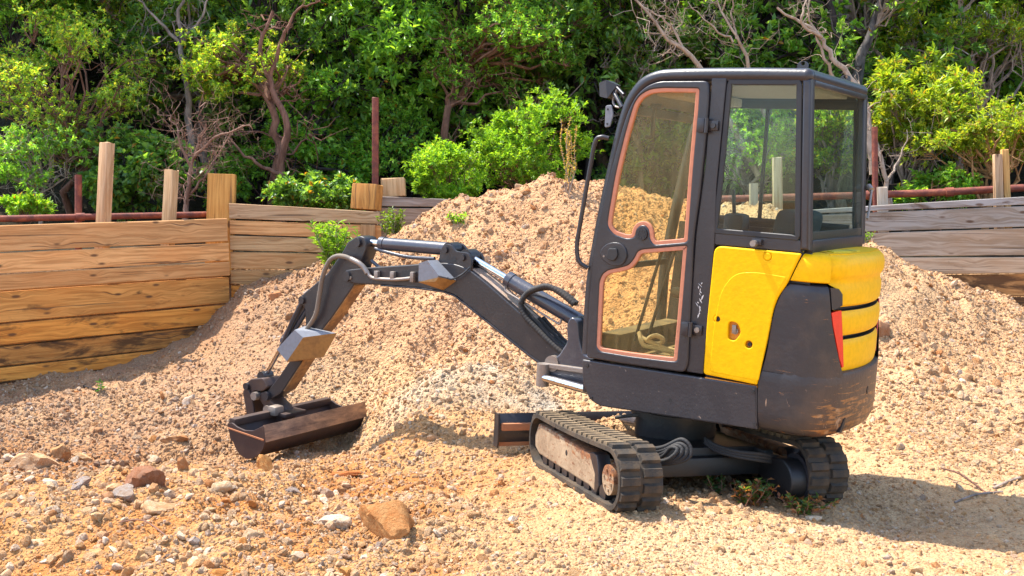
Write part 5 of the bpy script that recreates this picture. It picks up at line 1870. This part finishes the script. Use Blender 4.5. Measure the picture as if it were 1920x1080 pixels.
tubes('light_wire', M_STEELHOSE, cab, [(spline([(.30, .42, 2.20), (.32, .42, 2.14), (.30, .43, 2.11), (.26, .45, 2.10)], 5), 0.006)], 6)
mp = plate('mirror_bracket', fillet([(.352, 2.11), (.315, 2.115), (.300, 2.06), (.318, 1.995), (.350, 1.99)], .01), M_LAMP, cab, 0.44, 0.012, bev=0.003)
for p in ((.335, 2.09), (.333, 2.01)): disc('bracket_hole', M_BLACK, mp, p, 0.006, 0.44, 0.448, 8)
kb = boxes('window_catch', M_CHAR, cab, [((-.605, .50, 1.435), (.05, .03, .03))], 0.004)
disc('catch_knob', M_STEELHOSE, kb, (-.598, 1.428), 0.016, 0.51, 0.545, 14)
tubes('rear_wiper', M_STEELHOSE, cab, [([(-.885, -.47, 1.72), (-.90, -.40, 1.60), (-.905, -.36, 1.56)], 0.007), ([(-.86, -.49, 1.74), (-.885, -.47, 1.72)], 0.018)], 8)
# inside the cab
st = boxes('driver_seat', M_SEAT, cab, [((-.36, 0, .96), (.46, .46, .12))], 0.04)
bm = bm_new()
box(bm, (0, 0, 0), (.13, .46, .62), 0.055, seg=4)
bm_done('seat_back', bm, M_SEAT, st, Matrix.Translation((-.60, 0, 1.29)) @ Matrix.Rotation(math.radians(-10), 4, 'Y'))
hb_ = boxes('seat_base', M_CHAR, st, [((-.36, 0, .82), (.42, .40, .2)), ((-.25, .27, 1.10), (.40, .07, .06)), ((-.25, -.27, 1.10), (.40, .07, .06))], 0.02)
boxes('floor_mat', M_FLOOR, cab, [((-.02, 0, .712), (.70, .88, .02)), ((.25, 0, .78), (.12, .86, .12))], 0.006)
boxes('control_console', M_BLACK, cab, [((-.18, -.32, 1.10), (.22, .14, .42)), ((-.16, -.31, 1.42), (.13, .12, .24)), ((-.5, 0, .90), (.2, .84, .38))], 0.03)
lv = tubes('control_lever', M_BLACK, cab, [([(.12, .20, .80), (-.02, .20, 1.36)], 0.010), ([(.16, .28, .80), (.02, .28, 1.36)], 0.010), ([(-.15, -.30, 1.5), (-.13, -.30, 1.68)], 0.012)], 8)
bm = bm_new()
for k in range(7): cyl(bm, (-.165, .26, 1.0 + k * .032), (-.165, .26, 1.018 + k * .032), 0.05 - 0.002 * k, 14)
cyl(bm, (-.165, .26, 0.95), (-.165, .26, 1.22), 0.03, 12)
bm_done('lever_boot', bm, M_BLACK, cab)
plate('seat_shroud', fillet([(-.10, .76), (-.06, .95), (-.09, 1.10), (-.16, 1.16), (-.26, 1.14), (-.30, .76)], .05), M_LINER, cab, 0.16, 0.03, bev=0.01)
tubes('tow_rope', M_ROPE, cab, [(spline([(.10, .36, .86), (.06, .37, .83), (-.02, .36, .81), (-.06, .37, .84), (-.02, .38, .86), (.03, .37, .83), (-.05, .37, .80), (-.13, .36, .79), (-.19, .35, .785)], 8), 0.013), (spline([(.09, .37, .86), (.05, .39, .80), (-.02, .38, .79), (-.1, .38, .785), (-.2, .38, .775)], 8), 0.013)], 8)
boxes('folded_cloth', M_ROPE, cab, [((-.16, .36, .755), (.09, .08, .05))], 0.02)
boxes('hook_arm', M_BLACK, cab, [((.11, .30, 2.12), (.07, .02, .03)), ((.125, .30, 2.03), (.022, .02, .17)), ((.15, .30, 1.95), (.04, .02, .02))], 0.006)

# --- boom, dipper and bucket
boom_o = [(2.600, .925), (2.588, .945), (2.548, .956), (2.346, .992), (2.019, 1.04), (1.80, 1.074), (1.70, 1.086), (1.600, 1.084), (1.50, 1.060), (1.367, .992), (1.001, .777), (.773, .642), (.735, .60), (.74, .53), (.785, .49), (.830, .489), (.987, .56), (1.26, .70), (1.543, .845), (1.60, .876), (1.70, .893), (1.931, .893), (2.257, .876), (2.468, .861), (2.56, .862), (2.597, .885)]
slot = fillet([(2.067, .998), (1.957, 1.006), (1.944, .946), (2.064, .941)], .02)
boom = plate('boom', clean(fillet(boom_o, .04, 3), .003), M_BOOM, ex, 0, 0.165, [], bev=0.008, res=2)
plate('boom_slot', slot, M_BLACK, boom, 0.0835, 0.003)
plate('boom_flange', [(.80, .487), (.83, .483), (.987, .552), (1.26, .692), (1.543, .837), (1.60, .868), (1.70, .885), (1.93, .886), (2.25, .869), (2.25, .878), (1.93, .897), (1.70, .897), (1.6, .88), (1.543, .850), (1.26, .706), (.987, .567), (.83, .497)], M_CHAR, boom, 0, 0.185, bev=0.003)
for sd in (1, -1):
    br = plate('cylinder_bracket', fillet([(1.765, 1.06), (1.745, 1.175), (1.700, 1.212), (1.66, 1.208), (1.62, 1.170), (1.515, 1.168), (1.488, 1.13), (1.485, 1.03), (1.6, 1.06)], .02), M_BOOM, boom, sd * 0.066, 0.022, bev=0.004)
    for p in ((1.703, 1.172), (1.558, 1.135)): disc('bracket_pin', M_CHAR, br, p, 0.022, sd * 0.06, sd * 0.092, 16)
    disc('bracket_hole', M_BLACK, br, (1.63, 1.115), 0.018, sd * 0.07, sd * 0.0785, 14)
plate('boom_scuff', [(1.50, 1.064), (1.36, .992), (1.0, .780), (.86, .697), (.865, .688), (1.0, .768), (1.36, .98), (1.50, 1.052)], paint('worn_bare_boom_top', (0.42, 0.30, 0.22), 0.5, 0.8, (0.06, 0.04, 0.035), lo=0.45, hi=0.6), boom, 0, 0.10, bev=0.002)
for p in ((2.568, .905), (.80, .55)): disc('boom_pin', M_CHAR, boom, p, 0.034, -0.10, 0.098, 20)
disc('pin_cap', M_STEELHOSE, boom, (2.535, .898), 0.012, 0.08, 0.094, 10)

dip_o = [(2.47, 1.200), (2.515, 1.192), (2.589, 1.150), (2.651, 1.06), (2.778, .905), (3.047, .706), (3.055, .66), (2.997, .624), (2.985, .50), (3.112, .240), (3.255, .060), (3.39, -.085), (3.375, -.125), (3.33, -.125), (3.211, -.046), (3.005, .225), (2.829, .470), (2.72, .59), (2.505, .862), (2.454, 1.03), (2.415, 1.114), (2.418, 1.165), (2.435, 1.192)]
dip = plate('dipper_arm', clean(fillet(dip_o, .02, 3), .003), M_BOOM, ex, 0, 0.128, bev=0.008, res=2)
plate('bounce_underside', [(3.195, -.042), (3.005, .213), (2.829, .458), (2.72, .578), (2.515, .84), (2.52, .852), (2.728, .592), (2.838, .470), (3.014, .225), (3.205, -.034)], paint('orange_bounce_arm_underside', (0.30, 0.155, 0.05), 0.7, 0.7, (0.075, 0.04, 0.03), lo=0.42, hi=0.6), dip, 0, 0.118, bev=0.002)  # thin plate whose orange paints bounced ground light onto the arm's underside
disc('dipper_pin', M_CHAR, dip, (2.492, 1.152), 0.030, -0.085, 0.082, 18)
disc('dipper_pin', M_CHAR, dip, (3.022, .680), 0.028, -0.085, 0.082, 18)


def ram(name, a, b, split, rb, rr, extra=()):
    a, b = Vector((a[0], a[2], a[1])), Vector((b[0], b[2], b[1]))
    m = a.lerp(b, split)
    bm = bm_new()
    tube(bm, [a, m], rb, 18)
    d = (b - a).normalized()
    tube(bm, [m - d * 0.035, m + d * 0.006], rb * 1.1, 18)
    o = bm_done(name, bm, M_CYL, ex)
    bm = bm_new()
    tube(bm, [m, b], rr, 14)
    bm_done('piston_rod', bm, M_CHROME, o)
    for e in (a, b):
        bm = bm_new()
        cyl(bm, e - Vector((0, 0.05, 0)), e + Vector((0, 0.05, 0)), rb * 1.05, 16)
        bm_done('cylinder_eye', bm, M_CHAR, o)
    return o


ram('dipper_cylinder', (1.703, 1.172, 0), (2.492, 1.152, 0), 0.79, 0.046, 0.026)
ram('boom_cylinder', (.66, .800, 0), (1.558, 1.135, 0), 0.645, 0.050, 0.025)
ram('bucket_cylinder', (3.022, .680, 0), (3.462, .030, 0), 0.54, 0.038, 0.017)
tubes('boom_pipe', M_STEELHOSE, ex, [(spline([(2.36, .105, .962), (2.33, .105, .93), (2.274, .105, .921), (2.1, .105, .933), (1.97, .105, .955)], 6), 0.012)], 10)
boxes('pipe_clamp', M_STEELHOSE, ex, [((2.275, .10, .945), (.035, .03, .06)), ((2.13, .10, .955), (.035, .03, .06)), ((1.955, .10, .965), (.03, .03, .07))], 0.005)
tubes('dipper_hose', paint('dusty_braided_hose', (0.15, 0.125, 0.10), 0.7, 0.7, (0.30, 0.20, 0.12)), ex, [(spline([(2.99, .085, .455), (2.949, .09, .471), (2.85, .10, .594), (2.81, .11, .732), (2.771, .12, .886), (2.70, .13, 1.005), (2.63, .13, 1.045), (2.557, .13, 1.050), (2.49, .125, 1.035)], 8), 0.017)], 10)
tubes('hose_fitting', M_STEELHOSE, ex, [(spline([(2.50, .125, 1.038), (2.43, .12, 1.015), (2.39, .11, .985), (2.36, .105, .95)], 5), 0.019)], 10)
tubes('dipper_tube', M_CYL, ex, [([(2.40, .02, 1.03), (2.32, .02, .985)], 0.014), (spline([(2.36, .03, 1.12), (2.24, .04, 1.105), (2.05, .04, 1.09), (1.82, .04, 1.10)], 5), 0.013)], 8)
tubes('bucket_tube', M_CHAR, ex, [(spline([(3.04, .05, .66), (3.13, .055, .50), (3.22, .05, .33), (3.25, .045, .30)], 6), 0.020), (spline([(3.0, .04, .60), (3.09, .045, .47), (3.2, .04, .34)], 5), 0.016)], 8)
hl = hull('work_lamp', M_LAMP, boom, [(1.835, .19, 1.075), (1.765, .19, 1.10), (1.665, .19, 1.012), (1.69, .19, .975), (1.832, .19, .955), (1.835, .08, 1.075), (1.765, .08, 1.10), (1.60, .08, .98), (1.70, .08, .905), (1.80, .08, .925)])
hl2 = hull('work_lamp', M_LAMP, dip, [(3.175, .165, .30), (2.995, .165, .470), (2.905, .165, .425), (3.065, .165, .225), (3.175, .06, .31), (2.99, .06, .49), (2.68, .06, .478), (2.80, .06, .292), (3.06, .06, .225)])
tubes('lamp_wire', M_BLACK, boom, [(spline([(1.66, .13, 1.0), (1.60, .13, .99), (1.53, .11, 1.03), (1.48, .10, 1.08)], 6), 0.006)], 6)
M_ORBACK = paint('orange_bounce_guard', (0.29, 0.155, 0.045), 0.6, 0.6, (0.10, 0.05, 0.025), lo=0.45, hi=0.7)  # light bounced up from the ground, put into the guards' orange colour
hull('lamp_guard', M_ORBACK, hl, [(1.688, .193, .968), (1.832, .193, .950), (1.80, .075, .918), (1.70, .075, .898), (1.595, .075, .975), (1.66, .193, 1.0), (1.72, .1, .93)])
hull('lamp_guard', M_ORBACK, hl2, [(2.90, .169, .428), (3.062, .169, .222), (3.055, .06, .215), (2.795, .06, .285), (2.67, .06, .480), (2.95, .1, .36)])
for k in range(2):
    ribbed('boom_hose', M_RUBBER, [Vector(p) for p in ((.70, .03 + k * .035, .925), (.80, .04 + k * .035, .985), (.89, .05 + k * .035, 1.005 + k * .012), (.985, .06 + k * .03, .985), (1.05, .075, .945), (1.078, .085, .88), (1.04, .09 - k * .05, .81), (.945, .085 - k * .05, .735), (.82, .08 - k * .05, .65), (.70, .07 - k * .05, .59), (.58, .06 - k * .05, .57))], 0.019, 0.02, 10)
for k in range(3):
    tubes('boom_hose', M_RUBBER, ex, [(spline([(1.0, -.06 + k * .05, .79), (.86, -.05 + k * .05, .69), (.75, -.04 + k * .05, .62), (.60, -.03 + k * .04, .585), (.45, 0, .60)], 6), 0.017)], 8)
tubes('cylinder_pipe', M_STEELHOSE, ex, [(spline([(1.23, .055, .975), (1.21, .06, .945), (1.12, .06, .91), (.85, .06, .805), (.80, .06, .79), (.79, .058, .82)], 6), 0.007)], 8)
# swing post at the front of the platform
sp_ = plate('swing_post', fillet([(.86, .545), (.85, .415), (.46, .40), (.40, .45), (.40, .62), (.58, .63), (.615, .72), (.635, .84), (.69, .855), (.715, .80), (.70, .70), (.76, .60)], .03), M_CYL, ex, 0, 0.24, bev=0.01, res=2)
disc('post_pin', M_STEELHOSE, sp_, (.80, .545), 0.05, -0.13, 0.13, 20)
plate('post_arm', fillet([(.865, .545), (.865, .515), (.40, .525), (.40, .56)], .012), M_STEELHOSE, sp_, 0.115, 0.06, bev=0.006)
tubes('post_boss', M_STEELHOSE, sp_, [([(.85, .14, .40), (.85, .14, .54)], 0.042)], 16)
sw = tubes('swing_cylinder', M_CHROME, ex, [([(.84, .15, .455), (.30, .30, .455)], 0.027)], 14)
# bucket
bk_prof = [(2.925, -.178), (2.905, -.285), (2.925, -.340), (2.965, -.390), (3.03, -.430), (3.09, -.444), (3.16, -.428), (3.215, -.38), (3.25, -.32), (3.295, -.228)]
inner = [(3.280, -.230), (3.237, -.318), (3.205, -.370), (3.155, -.414), (3.09, -.430), (3.035, -.416), (2.977, -.378), (2.938, -.332), (2.920, -.285), (2.938, -.182)]
bucket = plate('bucket', bk_prof + inner, M_BUCKDARK, ex, -0.01, 1.02, bev=0.001)
plate('cutting_edge', [(2.918, -.168), (2.893, -.288), (2.903, -.290), (2.930, -.172)], M_BUCKET, bucket, -0.02, 1.06, bev=0.001)
endp = [(2.922, -.172), (2.902, -.285), (2.922, -.343), (2.963, -.394), (3.03, -.435), (3.09, -.450), (3.165, -.433), (3.215, -.385), (3.24, -.345), (3.262, -.345), (3.302, -.225), (3.25, -.212), (3.20, -.232), (3.12, -.243), (3.03, -.230)]
for sd in (0.505, -0.525):
    e = plate('bucket_end', fillet(endp, .01, 2), M_BUCKDARK, bucket, sd, 0.016, bev=0.003)
    plate('end_rib', [(2.915, -.283), (3.285, -.262), (3.285, -.252), (2.915, -.270)], M_RUSTIN, e, sd + (0.010 if sd > 0 else -0.010), 0.01, bev=0.002)
boxes('bucket_beam', M_BUCKDARK, bucket, [((3.275, -.01, -.215), (.06, 1.0, .05)), ((3.20, 0, -.212), (.16, .22, .03))], 0.006)
ck = plate('tilt_coupler', fillet([(3.46, -.13), (3.40, -.18), (3.38, -.29), (3.20, -.29), (3.20, -.215), (3.255, -.165), (3.33, -.13), (3.36, -.08), (3.42, -.08)], .015), M_BUCKDARK, ex, 0, 0.15, bev=0.006)
disc('coupler_pin', M_CHAR, ck, (3.36, -.10), 0.034, -0.10, 0.10, 18)
boxes('tilt_cylinder', M_STEELHOSE, ck, [((3.235, .10, -.185), (.085, .10, .075))], 0.022)
disc('coupler_ear', M_STEELHOSE, ck, (3.33, -.20), 0.035, 0.07, 0.11, 14)
lk = plate('bucket_link', fillet([(3.615, -.065), (3.54, .005), (3.40, .035), (3.345, -.03), (3.40, -.07), (3.50, -.08), (3.545, -.29), (3.59, -.15)], .02), M_BUCKDARK, ex, 0, 0.17, bev=0.008)
plate('link_plate', fillet([(3.56, -.06), (3.60, -.10), (3.535, -.315), (3.45, -.31), (3.50, -.12)], .015), M_BUCKDARK, lk, 0.095, 0.02, bev=0.004)
plate('link_plate', fillet([(3.56, -.06), (3.60, -.10), (3.535, -.315), (3.45, -.31), (3.50, -.12)], .015), M_BUCKDARK, lk, -0.095, 0.02, bev=0.004)
disc('link_pin', M_STEELHOSE, lk, (3.468, -.115), 0.032, -0.06, 0.115, 18)
disc('link_pin', M_CHAR, lk, (3.565, -.055), 0.028, -0.11, 0.11, 18)

M_RESID = paint('white_sticker_residue', (0.62, 0.60, 0.58), 0.8, 0.3)
rr_ = random.Random(5)
for k in range(16):
    u, w = -.315 - .010 * math.sin(k * .9) + rr_.uniform(-.008, .008), 1.02 + k * .0115
    a = rr_.uniform(0.6, 2.2)
    l_, t_ = rr_.uniform(.006, .016), rr_.uniform(.0015, .004)
    plate('sticker_residue', [(u + l_ * math.cos(a), w + l_ * math.sin(a)), (u - t_ * math.sin(a), w + t_ * math.cos(a)), (u - l_ * math.cos(a), w - l_ * math.sin(a)), (u + t_ * math.sin(a), w - t_ * math.cos(a))], M_RESID, cab, 0.4985, 0.0015)
